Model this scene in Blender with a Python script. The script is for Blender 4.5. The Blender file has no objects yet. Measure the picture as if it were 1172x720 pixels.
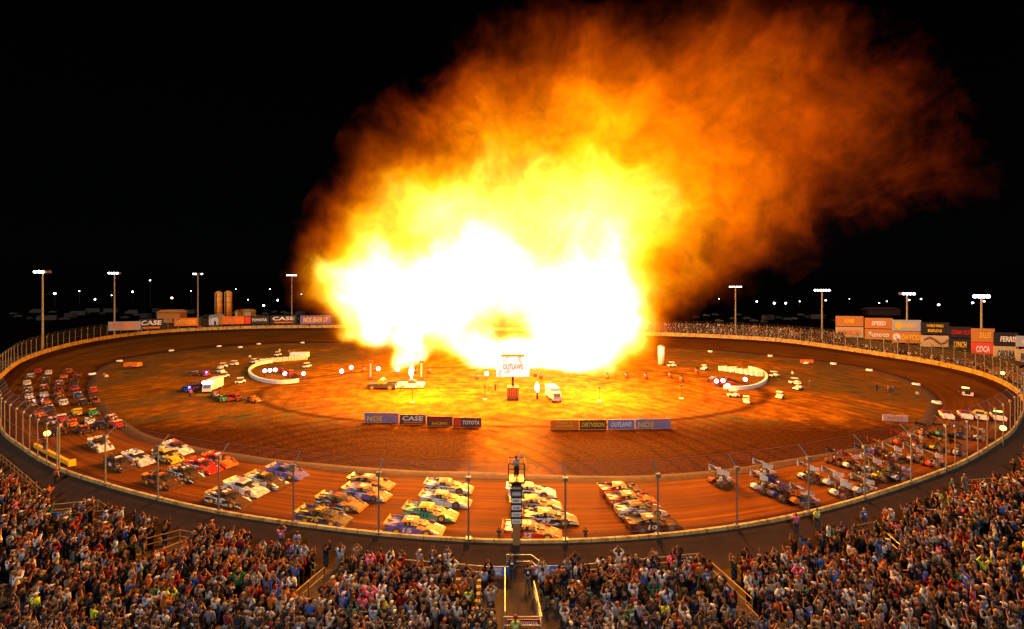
import bpy, bmesh, math, random
import numpy as np
from mathutils import Vector, Matrix, noise as mnoise
R = math.radians
random.seed(7)
S = bpy.context.scene
COL = S.collection
F, H, CX, YH = 488.0, 20.0, 586.0, 328.0     # focal length in photo pixels, camera height, optical centre column, horizon row

# ------------------------------------------------------------------ camera, render settings
cd = bpy.data.cameras.new('camera'); cam = bpy.data.objects.new('camera', cd); COL.objects.link(cam)
cam.location = (0, 0, H); cam.rotation_euler = (R(90), 0, 0)
cd.sensor_width = 36; cd.lens = 36 * F / 1172; cd.shift_y = -(360 - YH) / 1172
cd.clip_end = 8000; cd.clip_start = .1
S.camera = cam
S.render.engine = 'CYCLES'
S.cycles.use_denoising = True
try: S.cycles.denoiser = 'OPENIMAGEDENOISE'
except Exception: pass
S.cycles.max_bounces = 4; S.cycles.diffuse_bounces = 1; S.cycles.glossy_bounces = 2
S.cycles.transparent_max_bounces = 12; S.cycles.volume_bounces = 0; S.cycles.transmission_bounces = 1
S.cycles.sample_clamp_indirect = 2.0
S.cycles.volume_step_rate = 1.0; S.cycles.volume_max_steps = 256
S.cycles.use_adaptive_sampling = True; S.cycles.adaptive_threshold = .025
S.view_settings.view_transform = 'Standard'; S.view_settings.look = 'None'
S.view_settings.exposure = 0; S.view_settings.gamma = 1; S.view_settings.use_curve_mapping = False

# ------------------------------------------------------------------ helpers
def P(px, py, z=0.0):
    """a point of the photograph that lies at height z, as a place in the world"""
    d = (H - z) * F / (py - YH)
    return Vector(((px - CX) / F * d, d, z))

def at_depth(px, py, d):
    return Vector(((px - CX) / F * d, d, H - (py - YH) * d / F))

MATS = {}
def mat(name, col, rough=.7, metal=0.0, emit=None, strength=0.0, vary=0.0, scale=3.0, spec=.5, coat=0.0):
    if name in MATS: return MATS[name]
    m = bpy.data.materials.new(name); m.use_nodes = True
    nt = m.node_tree; b = nt.nodes['Principled BSDF']
    b.inputs['Base Color'].default_value = (*col, 1); b.inputs['Roughness'].default_value = rough
    b.inputs['Metallic'].default_value = metal; b.inputs['Specular IOR Level'].default_value = spec
    b.inputs['Coat Weight'].default_value = coat
    if emit:
        b.inputs['Emission Color'].default_value = (*emit, 1); b.inputs['Emission Strength'].default_value = strength
    if vary:
        tc = nt.nodes.new('ShaderNodeTexCoord'); n = nt.nodes.new('ShaderNodeTexNoise'); n.inputs['Scale'].default_value = scale
        n.inputs['Detail'].default_value = 5; n.inputs['Roughness'].default_value = .65
        nt.links.new(tc.outputs['Object'], n.inputs['Vector'])
        r = nt.nodes.new('ShaderNodeValToRGB')
        r.color_ramp.elements[0].position = .3; r.color_ramp.elements[1].position = .7
        r.color_ramp.elements[0].color = (*[c * (1 - vary) for c in col], 1)
        r.color_ramp.elements[1].color = (*[min(1, c * (1 + vary * .6)) for c in col], 1)
        nt.links.new(n.outputs['Fac'], r.inputs['Fac']); nt.links.new(r.outputs['Color'], b.inputs['Base Color'])
    MATS[name] = m
    return m

def link(name, me, m=None, parent=None, loc=None):
    o = bpy.data.objects.new(name, me); COL.objects.link(o)
    if m is not None:
        for x in (m if isinstance(m, (list, tuple)) else [m]): me.materials.append(x)
    if parent is not None: o.parent = parent
    if loc is not None: o.location = loc
    return o

def tag(o, label=None, cat=None, group=None, kind=None):
    if label: o['label'] = label
    if cat: o['category'] = cat
    if group: o['group'] = group
    if kind: o['kind'] = kind
    return o

def empty(name, loc, rz=0.0, label=None, cat=None, group=None):
    o = bpy.data.objects.new(name, None); COL.objects.link(o); o.empty_display_size = .2
    o.location = loc; o.rotation_euler = (0, 0, rz)
    return tag(o, label, cat, group)

class MB:
    """collects simple solids and becomes one mesh"""
    def __init__(s): s.v = []; s.f = []; s.mi = []
    def add(s, vs, fs, mi=0):
        n = len(s.v); s.v += [tuple(v) for v in vs]
        s.f += [tuple(i + n for i in f) for f in fs]; s.mi += [mi] * len(fs)
        return s
    def box(s, c, d, rz=0.0, mi=0, M=None):
        x, y, z = [k / 2 for k in d]
        vs = [Vector((a * x, b * y, e * z)) for a in (-1, 1) for b in (-1, 1) for e in (-1, 1)]
        if rz: vs = [Matrix.Rotation(rz, 3, 'Z') @ v for v in vs]
        if M is not None: vs = [M @ v for v in vs]
        vs = [v + Vector(c) for v in vs]
        return s.add(vs, [(0, 1, 3, 2), (4, 6, 7, 5), (0, 4, 5, 1), (2, 3, 7, 6), (0, 2, 6, 4), (1, 5, 7, 3)], mi)
    def tube(s, a, b, r, r2=None, n=6, mi=0, caps=True):
        a, b = Vector(a), Vector(b); r2 = r if r2 is None else r2
        q = (b - a).to_track_quat('Z', 'Y')
        vs = []
        for p, rr in ((a, r), (b, r2)):
            for i in range(n):
                t = 2 * math.pi * i / n
                vs.append(p + q @ Vector((rr * math.cos(t), rr * math.sin(t), 0)))
        fs = [(i, (i + 1) % n, n + (i + 1) % n, n + i) for i in range(n)]
        if caps: fs += [tuple(range(n))[::-1], tuple(range(n, 2 * n))]
        return s.add(vs, fs, mi)
    def pipe(s, pts, r, n=6, mi=0, closed=False):
        """one continuous tube through all the points"""
        pts = [Vector(p) for p in pts]; vs = []; k = len(pts)
        for i, p in enumerate(pts):
            a = pts[(i - 1) % k] if closed or i else p; b = pts[(i + 1) % k] if closed or i < k - 1 else p
            q = (b - a).to_track_quat('Z', 'Y') if abs((b - a).normalized().z) < .99 else Matrix.Identity(3).to_quaternion()
            rr = r[i] if isinstance(r, (list, tuple)) else r
            for j in range(n):
                t = 2 * math.pi * j / n; vs.append(p + q @ Vector((rr * math.cos(t), rr * math.sin(t), 0)))
        fs = [(i * n + j, i * n + (j + 1) % n, ((i + 1) % k) * n + (j + 1) % n, ((i + 1) % k) * n + j) for i in range(k if closed else k - 1) for j in range(n)]
        if not closed: fs += [tuple(range(n))[::-1], tuple(range((k - 1) * n, k * n))]
        return s.add(vs, fs, mi)
    def path(s, pts, r, n=6, mi=0):
        for a, b in zip(pts, pts[1:]): s.tube(a, b, r, n=n, mi=mi)
        return s
    def ball(s, c, r, n=8, m=5, mi=0, sq=(1, 1, 1)):
        c = Vector(c); vs = [c + Vector((0, 0, -r * sq[2]))]
        for j in range(1, m):
            ph = math.pi * j / m - math.pi / 2
            for i in range(n):
                t = 2 * math.pi * i / n
                vs.append(c + Vector((r * sq[0] * math.cos(ph) * math.cos(t), r * sq[1] * math.cos(ph) * math.sin(t), r * sq[2] * math.sin(ph))))
        vs.append(c + Vector((0, 0, r * sq[2])))
        fs = [(0, 1 + (i + 1) % n, 1 + i) for i in range(n)]
        for j in range(m - 2):
            for i in range(n):
                a = 1 + j * n
                fs.append((a + i, a + (i + 1) % n, a + n + (i + 1) % n, a + n + i))
        t = len(vs) - 1; a = 1 + (m - 2) * n
        fs += [(a + i, a + (i + 1) % n, t) for i in range(n)]
        return s.add(vs, fs, mi)
    def prism(s, prof, y0, y1, mi=0, axis='y'):
        """closed x-z outline drawn out along y"""
        n = len(prof)
        vs = [Vector((x, y0, z)) for x, z in prof] + [Vector((x, y1, z)) for x, z in prof]
        fs = [tuple(range(n)), tuple(range(n, 2 * n))[::-1]] + [(i, n + i, n + (i + 1) % n, (i + 1) % n) for i in range(n)]
        return s.add(vs, fs, mi)
    def mesh(s, name, smooth=False):
        me = bpy.data.meshes.new(name); me.from_pydata(s.v, [], s.f)
        me.polygons.foreach_set('material_index', s.mi)
        if smooth: me.polygons.foreach_set('use_smooth', [True] * len(s.f))
        bm = bmesh.new(); bm.from_mesh(me); bmesh.ops.recalc_face_normals(bm, faces=bm.faces); bm.to_mesh(me); bm.free()
        me.update(); return me
    def build(s, name, m, parent=None, smooth=False, loc=None):
        return link(name, s.mesh(name, smooth), m, parent, loc)

def text_mesh(txt, size, align='CENTER'):
    c = bpy.data.curves.new('writing', 'FONT'); c.body = txt; c.size = size; c.align_x = align; c.align_y = 'CENTER'
    c.extrude = size * .02; c.offset = size * .03; c.resolution_u = 2
    o = bpy.data.objects.new('tmp', c); COL.objects.link(o)
    bpy.context.view_layer.update()
    me = bpy.data.meshes.new_from_object(o.evaluated_get(bpy.context.evaluated_depsgraph_get()))
    bpy.data.objects.remove(o); bpy.data.curves.remove(c)
    me.name = 'writing'; me.materials.clear(); return me

def writing(txt, width, height, m, parent, loc, rot, shear=0.0):
    """lettering fitted into width x height, lying on the x-y plane of loc/rot"""
    me = text_mesh(txt, 1.0)
    xs = [v.co.x for v in me.vertices]; ys = [v.co.y for v in me.vertices]
    if not xs: return None
    w, h = max(xs) - min(xs), max(ys) - min(ys); cx, cy = (max(xs) + min(xs)) / 2, (max(ys) + min(ys)) / 2
    for v in me.vertices:
        v.co.x = (v.co.x - cx) / w * width; v.co.y = (v.co.y - cy) / h * height
        v.co.x += v.co.y * shear
        v.co.z *= min(1, .3 * height)
    o = link('writing', me, m, parent, loc); o.rotation_euler = rot
    return o

# ------------------------------------------------------------------ world light
world = bpy.data.worlds.new('World'); S.world = world; world.use_nodes = True
nt = world.node_tree; bg = nt.nodes['Background']
sky = nt.nodes.new('ShaderNodeTexSky'); sky.sky_type = 'NISHITA'; sky.sun_disc = False
sky.sun_elevation = R(48); sky.sun_rotation = R(188)
nt.links.new(sky.outputs['Color'], bg.inputs['Color']); bg.inputs['Strength'].default_value = .00015
def lamp(name, kind, loc, energy, col, size=.5, rot=None, parent=None, **k):
    l = bpy.data.lights.new(name, kind); l.energy = energy; l.color = col
    if kind == 'SUN': l.angle = size
    elif kind == 'AREA': l.size = size
    else: l.shadow_soft_size = size
    for a, b in k.items(): setattr(l, a, b)
    o = bpy.data.objects.new(name, l); COL.objects.link(o); o.location = loc
    if rot: o.rotation_euler = rot
    if parent: o.parent = parent
    return o
lamp('floodlight_stand_in', 'SUN', (0, -50, 90), 1.6, (1, .96, .93), R(6), (R(42), 0, R(-8)))  # added neutral fill from behind the camera, standing in for the stadium floodlights

# ------------------------------------------------------------------ outlines of the track, read off the photograph
OUT = [(-6,440),(10,425),(53,402),(105,389),(158,381.5),(211,377.5),(300,374.5),(389,374),(480,375),(566,377),(660,379.5),(743,382.5),(840,386),(895,389.5),(990,402.5),
       (1054,412),(1117,425),(1149,437.6),(1166,449),(1171,463),(1163,480),(1135,507),(1110,522.5),(1060,543),(1010,560),(960,575),(913,586.7),(847,599),(780,607),(740,611),
       (673,615),(607,616.5),(540,615),(471,610.5),(433,607.5),(360,599),(336,595.5),(253,583),(180,567),(117,550),(56,528),(28,510),(3,478),(-4,460)]
INN = [(111,432),(121,419),(148,410),(195,404),(250,398),(300,394),(389,393),(480,393.5),(566,394.5),(660,396),(743,397.5),(800,399.5),(863,406),(927,412),(990,421.7),
       (1022,430),(1054,445),(1067,460),(1062,475),(1047,492),(1010,507.5),(960,518.7),(913,526),(858,536),(780,544),(740,547),(673,547),(607,545),(538,542),(427,538),
       (360,532),(269,521),(202,509),(156,496),(139,483),(122,467),(108,448)]
WALLZ = 1.2
CEN = Vector((-4.0, 88.0))
NSEG = 360
def polar(pts, z):
    a = []
    for p in pts:
        w = P(p[0], p[1], z); v = Vector((w.x, w.y)) - CEN
        a.append((math.atan2(v.y, v.x) % (2 * math.pi), v.length))
    a.sort(); th = np.array([q[0] for q in a]); r = np.array([q[1] for q in a])
    th3 = np.concatenate([th - 2 * math.pi, th, th + 2 * math.pi]); r3 = np.concatenate([r, r, r])
    g = np.linspace(0, 2 * math.pi, NSEG, endpoint=False)
    out = np.interp(g, th3, r3)
    k = np.exp(-np.linspace(-2, 2, 13) ** 2); k /= k.sum()
    return np.convolve(np.concatenate([out[-6:], out, out[:6]]), k, 'valid')
RO = polar(OUT, WALLZ); RI = polar(INN, .05)
TH = np.linspace(0, 2 * math.pi, NSEG, endpoint=False)
def ring_pt(th, r, z=0.0): return Vector((CEN.x + r * math.cos(th), CEN.y + r * math.sin(th), z))
def r_at(arr, th):
    x = (th % (2 * math.pi)) / (2 * math.pi) * NSEG; i = int(x) % NSEG; f = x - int(x)
    return arr[i] * (1 - f) + arr[(i + 1) % NSEG] * f
def th_of(p): return math.atan2(p[1] - CEN.y, p[0] - CEN.x) % (2 * math.pi)
def heading(p):
    """driving direction (counter-clockwise) at a place on the track"""
    th = th_of(p); e = .04; rr = (Vector((p[0], p[1])) - CEN).length
    f = rr / r_at(RO, th)
    a = ring_pt(th - e, r_at(RO, th - e) * f); b = ring_pt(th + e, r_at(RO, th + e) * f)
    return math.atan2(b.y - a.y, b.x - a.x)
def track_z(p):
    """height of the banked track surface"""
    th = th_of(p); r = (Vector((p[0], p[1])) - CEN).length; ri, ro = r_at(RI, th), r_at(RO, th)
    f = (r - ri) / (ro - ri)
    return .02 + bank(max(0, min(1, f)))
def bank(f): return .25 * f + .35 * max(0, (f - .75) / .25) ** 1.5
def Ptrack(px, py):
    w = P(px, py, .2)
    for _ in range(3): w = P(px, py, track_z(w))
    return w

def ring_strip(name, cols, m, closed=True):
    """cols: list of functions i -> Vector (one per column); uv.x runs round the oval in metres, uv.y across 0..1"""
    n = NSEG; k = len(cols)
    vs = [c(i) for i in range(n) for c in cols]
    fs = []; uv = []
    for i in range(n):
        j = (i + 1) % n
        for a in range(k - 1):
            fs.append((i * k + a, j * k + a, j * k + a + 1, i * k + a + 1))
            uv += [(i, a / (k - 1)), (i + 1, a / (k - 1)), (i + 1, (a + 1) / (k - 1)), (i, (a + 1) / (k - 1))]
    me = bpy.data.meshes.new(name); me.from_pydata(vs, [], fs)
    l = me.uv_layers.new(name='uv'); l.data.foreach_set('uv', [c for q in uv for c in q])
    me.polygons.foreach_set('use_smooth', [True] * len(fs)); me.update()
    return link(name, me, m)

# ------------------------------------------------------------------ ground materials
def N(nt, t, **k):
    n = nt.nodes.new(t)
    for a, b in k.items():
        if a in n.inputs: n.inputs[a].default_value = b
        else: setattr(n, a, b)
    return n
def ramp(nt, src, stops):
    r = nt.nodes.new('ShaderNodeValToRGB'); e = r.color_ramp.elements
    while len(e) < len(stops): e.new(.5)
    for q, (p, c) in zip(e, stops): q.position = p; q.color = (*c, 1) if len(c) == 3 else c
    nt.links.new(src, r.inputs['Fac']); return r.outputs['Color']
def mixc(nt, fac, a, b, mode='MIX'):
    n = nt.nodes.new('ShaderNodeMix'); n.data_type = 'RGBA'; n.blend_type = mode
    for s_, v in ((n.inputs[0], fac), (n.inputs[6], a), (n.inputs[7], b)):
        if isinstance(v, bpy.types.NodeSocket): nt.links.new(v, s_)
        elif isinstance(v, tuple): s_.default_value = (*v, 1)
        else: s_.default_value = v
    return n.outputs[2]
def newmat(name, rough=.9):
    m = bpy.data.materials.new(name); m.use_nodes = True; b = m.node_tree.nodes['Principled BSDF']
    b.inputs['Roughness'].default_value = rough; b.inputs['Specular IOR Level'].default_value = .03; return m, m.node_tree, b
def noise_(nt, vec, scale, detail=5, rough=.6):
    n = N(nt, 'ShaderNodeTexNoise'); n.inputs['Scale'].default_value = scale; n.inputs['Detail'].default_value = detail
    n.inputs['Roughness'].default_value = rough; nt.links.new(vec, n.inputs['Vector']); return n.outputs['Fac']
def bump(nt, b, src, strength, dist):
    n = nt.nodes.new('ShaderNodeBump'); n.inputs['Strength'].default_value = strength; n.inputs['Distance'].default_value = dist
    nt.links.new(src, n.inputs['Height']); nt.links.new(n.outputs['Normal'], b.inputs['Normal'])

# clay of the racing surface: streaks run along the oval
m_track, nt, b = newmat('track_clay', .62)
uvn = N(nt, 'ShaderNodeUVMap', uv_map='uv'); mp = N(nt, 'ShaderNodeMapping'); mp.inputs['Scale'].default_value = (.035, 26, 1)
nt.links.new(uvn.outputs['UV'], mp.inputs['Vector'])
st = noise_(nt, mp.outputs['Vector'], 1.0, 6, .7)
tc = N(nt, 'ShaderNodeTexCoord')
bl = noise_(nt, tc.outputs['Object'], .12, 5, .6)
fine = noise_(nt, tc.outputs['Object'], 2.2, 4, .7)
c1 = ramp(nt, st, [(.3, (.05, .015, .0006)), (.5, (.115, .036, .0013)), (.68, (.205, .07, .003))])
c2 = ramp(nt, bl, [(.3, (.55, .5, .45)), (.7, (1.15, 1.12, 1.1))])
c3 = mixc(nt, .75, c1, c2, 'MULTIPLY')
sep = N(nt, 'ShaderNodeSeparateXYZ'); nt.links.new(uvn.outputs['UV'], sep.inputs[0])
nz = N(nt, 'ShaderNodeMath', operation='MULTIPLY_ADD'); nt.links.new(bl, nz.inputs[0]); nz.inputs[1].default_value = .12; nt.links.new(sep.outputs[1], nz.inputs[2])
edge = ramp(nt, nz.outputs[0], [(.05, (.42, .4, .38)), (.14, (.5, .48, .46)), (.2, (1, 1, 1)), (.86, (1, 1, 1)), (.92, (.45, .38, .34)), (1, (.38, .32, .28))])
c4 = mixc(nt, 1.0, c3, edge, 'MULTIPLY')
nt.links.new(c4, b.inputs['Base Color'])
b.inputs['Specular IOR Level'].default_value = .04
rr = ramp(nt, st, [(.35, (.7,) * 3), (.65, (.95,) * 3)]); nt.links.new(rr, b.inputs['Roughness'])
bump(nt, b, fine, .5, .06)

# infield: trodden clay, worn grass, a crossing worn by cars and a ring road round the stage
m_in, nt, b = newmat('infield_clay', .92)
tc = N(nt, 'ShaderNodeTexCoord'); ob = tc.outputs['Object']
n1 = noise_(nt, ob, .05, 6, .66); n2 = noise_(nt, ob, .3, 7, .75); n3 = noise_(nt, ob, 2.5, 5, .75)
base = ramp(nt, n2, [(.32, (.07, .023, .001)), (.5, (.18, .06, .0018)), (.68, (.34, .125, .004))])
grass = ramp(nt, n3, [(.35, (.022, .026, .009)), (.65, (.062, .06, .02))])
gm = ramp(nt, n1, [(.43, (0, 0, 0)), (.53, (1, 1, 1))]); gm2 = ramp(nt, n2, [(.4, (.15,) * 3), (.6, (1, 1, 1))])
sp = N(nt, 'ShaderNodeSeparateXYZ'); nt.links.new(ob, sp.inputs[0])
def math_(op, a, b_=None, c=None):
    n = N(nt, 'ShaderNodeMath', operation=op)
    for i, v in enumerate((a, b_, c)):
        if v is None: continue
        if isinstance(v, (int, float)): n.inputs[i].default_value = v
        else: nt.links.new(v, n.inputs[i])
    return n.outputs[0]
def dist(cx, cy, sx, sy):
    dx = math_('MULTIPLY', math_('SUBTRACT', sp.outputs[0], cx), 1 / sx); dy = math_('MULTIPLY', math_('SUBTRACT', sp.outputs[1], cy), 1 / sy)
    return math_('SQRT', math_('ADD', math_('MULTIPLY', dx, dx), math_('MULTIPLY', dy, dy)))
dc = dist(0, 92, 58, 34)                      # middle of the infield
wob = math_('MULTIPLY_ADD', n1, .5, math_('SUBTRACT', dc, .25))
far = ramp(nt, wob, [(.75, (0, 0, 0)), (1.15, (1, 1, 1))])     # 0 inside the ring road, 1 outside
gmask = mixc(nt, 1.0, mixc(nt, 1.0, gm, gm2, 'MULTIPLY'), far, 'MULTIPLY')
col = mixc(nt, gmask, base, grass)
# dark band of worn turf before the front straight, cut by the crossing
dx = math_('ABSOLUTE', math_('MULTIPLY_ADD', n2, 5.0, math_('SUBTRACT', sp.outputs[0], 2.5)))
crossing = ramp(nt, math_('MULTIPLY', dx, .1), [(.25, (1, 1, 1)), (.62, (0, 0, 0))])
yb = math_('MULTIPLY_ADD', n2, 14.0, sp.outputs[1])
band = ramp(nt, math_('MULTIPLY', yb, .01), [(.66, (1, 1, 1)), (.74, (0, 0, 0))])
turf = ramp(nt, n3, [(.3, (.012, .0036, .0002)), (.5, (.034, .0098, .0004)), (.72, (.08, .023, .0008))])
bm_ = mixc(nt, 1.0, band, mixc(nt, crossing, (1, 1, 1), (0, 0, 0)), 'MULTIPLY')
col = mixc(nt, bm_, col, turf)
wv = ramp(nt, math_('ABSOLUTE', math_('SUBTRACT', math_('MULTIPLY_ADD', n2, .05, dist(0, 84, 48, 23)), 1.03)), [(.0, (.42, .36, .3)), (.014, (.55, .5, .45)), (.03, (1, 1, 1))])
col = mixc(nt, 1.0, col, wv, 'MULTIPLY')
# wheel ruts: long wandering grooves, some looping through the crossing
def ruts(ox, oy, sc, dist_, lo):
    mpn = N(nt, 'ShaderNodeMapping'); mpn.inputs['Location'].default_value = (ox, oy, 0); nt.links.new(ob, mpn.inputs['Vector'])
    w_ = N(nt, 'ShaderNodeTexWave', wave_type='RINGS', rings_direction='Z'); w_.inputs['Scale'].default_value = sc; w_.inputs['Distortion'].default_value = dist_; w_.inputs['Detail'].default_value = 3; w_.inputs['Detail Scale'].default_value = .35
    nt.links.new(mpn.outputs[0], w_.inputs['Vector']); return ramp(nt, w_.outputs['Fac'], [(.0, (lo,) * 3), (.16, (1, 1, 1)), (.9, (1, 1, 1)), (1, (1.25, 1.2, 1.1))])
rmask = ramp(nt, noise_(nt, ob, .06, 3, .5), [(.42, (0, 0, 0)), (.55, (1, 1, 1))])
col = mixc(nt, rmask, col, mixc(nt, 1.0, col, ruts(14, -38, .13, 9, .62), 'MULTIPLY'))
rm2 = ramp(nt, noise_(nt, ob, .045, 3, .5), [(.5, (0, 0, 0)), (.6, (.5,) * 3)])
col = mixc(nt, rm2, col, mixc(nt, 1.0, col, ruts(-7, -96, .10, 12, .6), 'MULTIPLY'))
nt.links.new(col, b.inputs['Base Color']); bump(nt, b, n3, .9, .12)

m_ground = mat('dark_earth', (.0025, .0018, .0015), 1.0, vary=.5, scale=.08, spec=0)
m_bank = mat('bank_earth', (.03, .0105, .0022), .9, vary=.45, scale=.9)
m_conc = mat('old_concrete', (.86, .67, .34), .8, vary=.2, scale=1.3)

# ------------------------------------------------------------------ ground sheets
g = MB(); g.add([(-3000, -1500, -.1), (3000, -1500, -.1), (3000, 4500, -.1), (-3000, 4500, -.1)], [(0, 1, 2, 3)])
tag(g.build('ground', m_ground), kind='structure')
vs = [Vector((CEN.x, CEN.y, 0))] + [ring_pt(TH[i], RI[i] + .3, 0) for i in range(NSEG)]
me = bpy.data.meshes.new('infield'); me.from_pydata(vs, [], [(0, 1 + i, 1 + (i + 1) % NSEG) for i in range(NSEG)])
tag(link('infield', me, m_in), kind='structure')
tcols = []
for f in np.linspace(0, 1, 17):
    tcols.append(lambda i, f=f: ring_pt(TH[i], RI[i] + (RO[i] - RI[i]) * f, .02 + bank(f)))
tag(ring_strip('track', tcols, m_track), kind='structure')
tag(ring_strip('earth_bank', [lambda i: ring_pt(TH[i], RO[i] + .22, .98), lambda i: ring_pt(TH[i], RO[i] + 1.2, .6), lambda i: ring_pt(TH[i], RO[i] + 2.6, .02), lambda i: ring_pt(TH[i], RO[i] + 9, -.03)], m_bank), kind='structure')
# low berm of mud along the inside line
def bz(i, k): return .16 * (1 + .5 * mnoise.noise(Vector((i * .31, k, 0))))
tag(ring_strip('inside_berm', [lambda i: ring_pt(TH[i], RI[i] - .7, .0), lambda i: ring_pt(TH[i], RI[i] - .2, bz(i, 0)), lambda i: ring_pt(TH[i], RI[i] + .3, bz(i, 3) * .9), lambda i: ring_pt(TH[i], RI[i] + .9, .03)], mat('berm_mud', (.05, .018, .004), .9, vary=.6, scale=1.5)), kind='structure')
# ------------------------------------------------------------------ fireball and smoke
D0 = 97.0
def FP(px, py, dy=0.0):
    w = at_depth(px, py, D0); return Vector((w.x, w.y + dy, w.z))
PX = D0 / F
# (px, py, radius px x, radius px y, depth offset m, half depth m, strength)
BLOBS = [(470,345,70,44,2,10,1.2),(412,318,58,28,0,9,1.0),(540,330,60,52,0,11,1.6),(672,352,66,60,0,12,2.6),(600,320,60,50,2,12,.7),
         (446,392,17,34,4,5,2.6),(655,408,58,26,5,7,2.8),(562,404,40,22,5,6,1.7),(470,362,34,24,4,6,1.4),(520,396,60,22,6,6,1.5),(600,408,40,18,8,6,1.6),(434,358,34,28,4,7,2.0),
         (500,265,96,60,3,13,.6),(610,265,100,66,3,14,.55),(715,270,90,80,2,14,.62),(394,294,42,40,2,9,.6),(462,234,56,46,3,11,.42),(540,190,100,66,4,14,.42),
         (650,180,110,90,4,17,.27),(640,100,110,66,6,16,.20),(760,190,120,110,5,19,.24),(770,80,130,70,8,18,.15),(850,230,80,76,5,15,.17),(880,110,120,100,10,20,.09),
         (960,120,110,100,12,20,.065),(1060,165,84,90,14,18,.045),(1125,190,50,70,16,14,.02),(1000,60,90,55,14,16,.03),(960,240,70,50,12,13,.04),(500,110,90,50,10,10,.012)]
bm = bmesh.new()
for (x, y, rx, ry, dy, rd, a) in BLOBS:
    k = max(1.25, (math.log(a / .01) / .9) ** .3333) * 1.03
    bmesh.ops.create_icosphere(bm, subdivisions=3, radius=1, matrix=Matrix.Translation(FP(x, y, dy)) @ Matrix.Diagonal((rx * PX * k, rd * k, ry * PX * k, 1)))
for v in bm.verts: v.co.z = max(v.co.z, .35 + .1 * math.sin(v.co.x))
me = bpy.data.meshes.new('tmp'); bm.to_mesh(me); bm.free()
o = bpy.data.objects.new('tmp', me); COL.objects.link(o)
md = o.modifiers.new('r', 'REMESH'); md.mode = 'VOXEL'; md.voxel_size = 1.6
bpy.context.view_layer.update()
me2 = bpy.data.meshes.new_from_object(o.evaluated_get(bpy.context.evaluated_depsgraph_get())); bpy.data.objects.remove(o)
me2.name = 'fireball'
fire = link('fireball', me2)
tag(fire, 'huge white and yellow pyrotechnic fireball trailing orange smoke above the infield stage', 'fireball')
m = bpy.data.materials.new('fire_and_glowing_smoke'); m.use_nodes = True; nt = m.node_tree; nt.nodes.clear()
outn = N(nt, 'ShaderNodeOutputMaterial'); tc = N(nt, 'ShaderNodeTexCoord'); ob = tc.outputs['Object']
def vm(op, a, b_=None, c=None):
    n = N(nt, 'ShaderNodeVectorMath', operation=op)
    for i, v in enumerate((a, b_, c)):
        if v is None: continue
        if isinstance(v, (tuple, Vector)): n.inputs[i].default_value = v
        else: nt.links.new(v, n.inputs[i])
    return n
def fnoise(scale, detail, rough, vec=None, col=False):
    n = N(nt, 'ShaderNodeTexNoise'); n.inputs['Scale'].default_value = scale; n.inputs['Detail'].default_value = detail; n.inputs['Roughness'].default_value = rough
    nt.links.new(vec if vec is not None else ob, n.inputs['Vector']); return n.outputs['Color' if col else 'Fac']
# shear the smoke texture along the wind, up and to the right
w1 = fnoise(.045, 3, .6, col=True)
warp = vm('MULTIPLY_ADD', vm('SUBTRACT', w1, (.5, .5, .5)).outputs[0], (28, 12, 28), ob).outputs[0]
run = None
for (x, y, rx, ry, dy, rd, a) in BLOBS:
    c = FP(x, y, dy); iv = (1 / (rx * PX), 1 / rd, 1 / (ry * PX))
    q = vm('MULTIPLY_ADD', warp, iv, tuple(-c[i] * iv[i] for i in range(3))).outputs[0]
    d = vm('DOT_PRODUCT', q, q).outputs['Value']
    e = math_('MULTIPLY_ADD', math_('POWER', .3679, math_('MULTIPLY', math_('POWER', d, 1.5), .9)), a, run if run is not None else 0.0); run = e
n_big = fnoise(.075, 8, .62, warp)
w2 = fnoise(.3, 3, .6, col=True)
warp2 = vm('MULTIPLY_ADD', vm('SUBTRACT', w2, (.5, .5, .5)).outputs[0], (5, 5, 5), warp).outputs[0]
n_fine = fnoise(.28, 5, .7, warp2)
nn = math_('ADD', math_('MULTIPLY', n_big, .52), math_('MULTIPLY', n_fine, .48))
# eats into the edges first: thin gas breaks up, the core stays full
mr = N(nt, 'ShaderNodeMapRange'); mr.interpolation_type = 'SMOOTHSTEP'; nt.links.new(nn, mr.inputs['Value'])
mr.inputs['From Min'].default_value = .41; mr.inputs['From Max'].default_value = .64; mr.inputs['To Min'].default_value = .28; mr.inputs['To Max'].default_value = 1.6
ragged = math_('MULTIPLY', math_('SUBTRACT', .60, nn), .42)      # thin gas at the rim tears into wisps
cut = math_('MULTIPLY', math_('MAXIMUM', math_('SUBTRACT', run, math_('MAXIMUM', ragged, .004)), 0.0), mr.outputs[0])
dens = math_('MULTIPLY_ADD', math_('MAXIMUM', math_('SUBTRACT', run, .45), 0.0), .45, cut)
colr = ramp(nt, math_('MULTIPLY', run, .5), [(0, (1, .05, .0)), (.03, (1, .10, .0)), (.08, (1, .13, .0)), (.18, (1, .2, .0)), (.32, (1, .38, .003)), (.55, (1, .62, .08)), (.95, (1, .8, .35))])
em = N(nt, 'ShaderNodeEmission'); nt.links.new(colr, em.inputs['Color'])  # smoke emits too: the firelight it would scatter is put in as glow
EK = .11
nt.links.new(math_('MULTIPLY', dens, math_('MULTIPLY_ADD', dens, EK * 1.2, EK)), em.inputs['Strength'])
ab = N(nt, 'ShaderNodeVolumeAbsorption'); ab.inputs['Color'].default_value = (.25, .18, .12, 1)
nt.links.new(math_('MULTIPLY', dens, .05), ab.inputs['Density'])
ad = N(nt, 'ShaderNodeAddShader'); nt.links.new(em.outputs[0], ad.inputs[0]); nt.links.new(ab.outputs[0], ad.inputs[1])
nt.links.new(ad.outputs[0], outn.inputs['Volume'])
m.cycles.volume_step_rate = .26
me2.materials.clear(); me2.materials.append(m)
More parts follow.
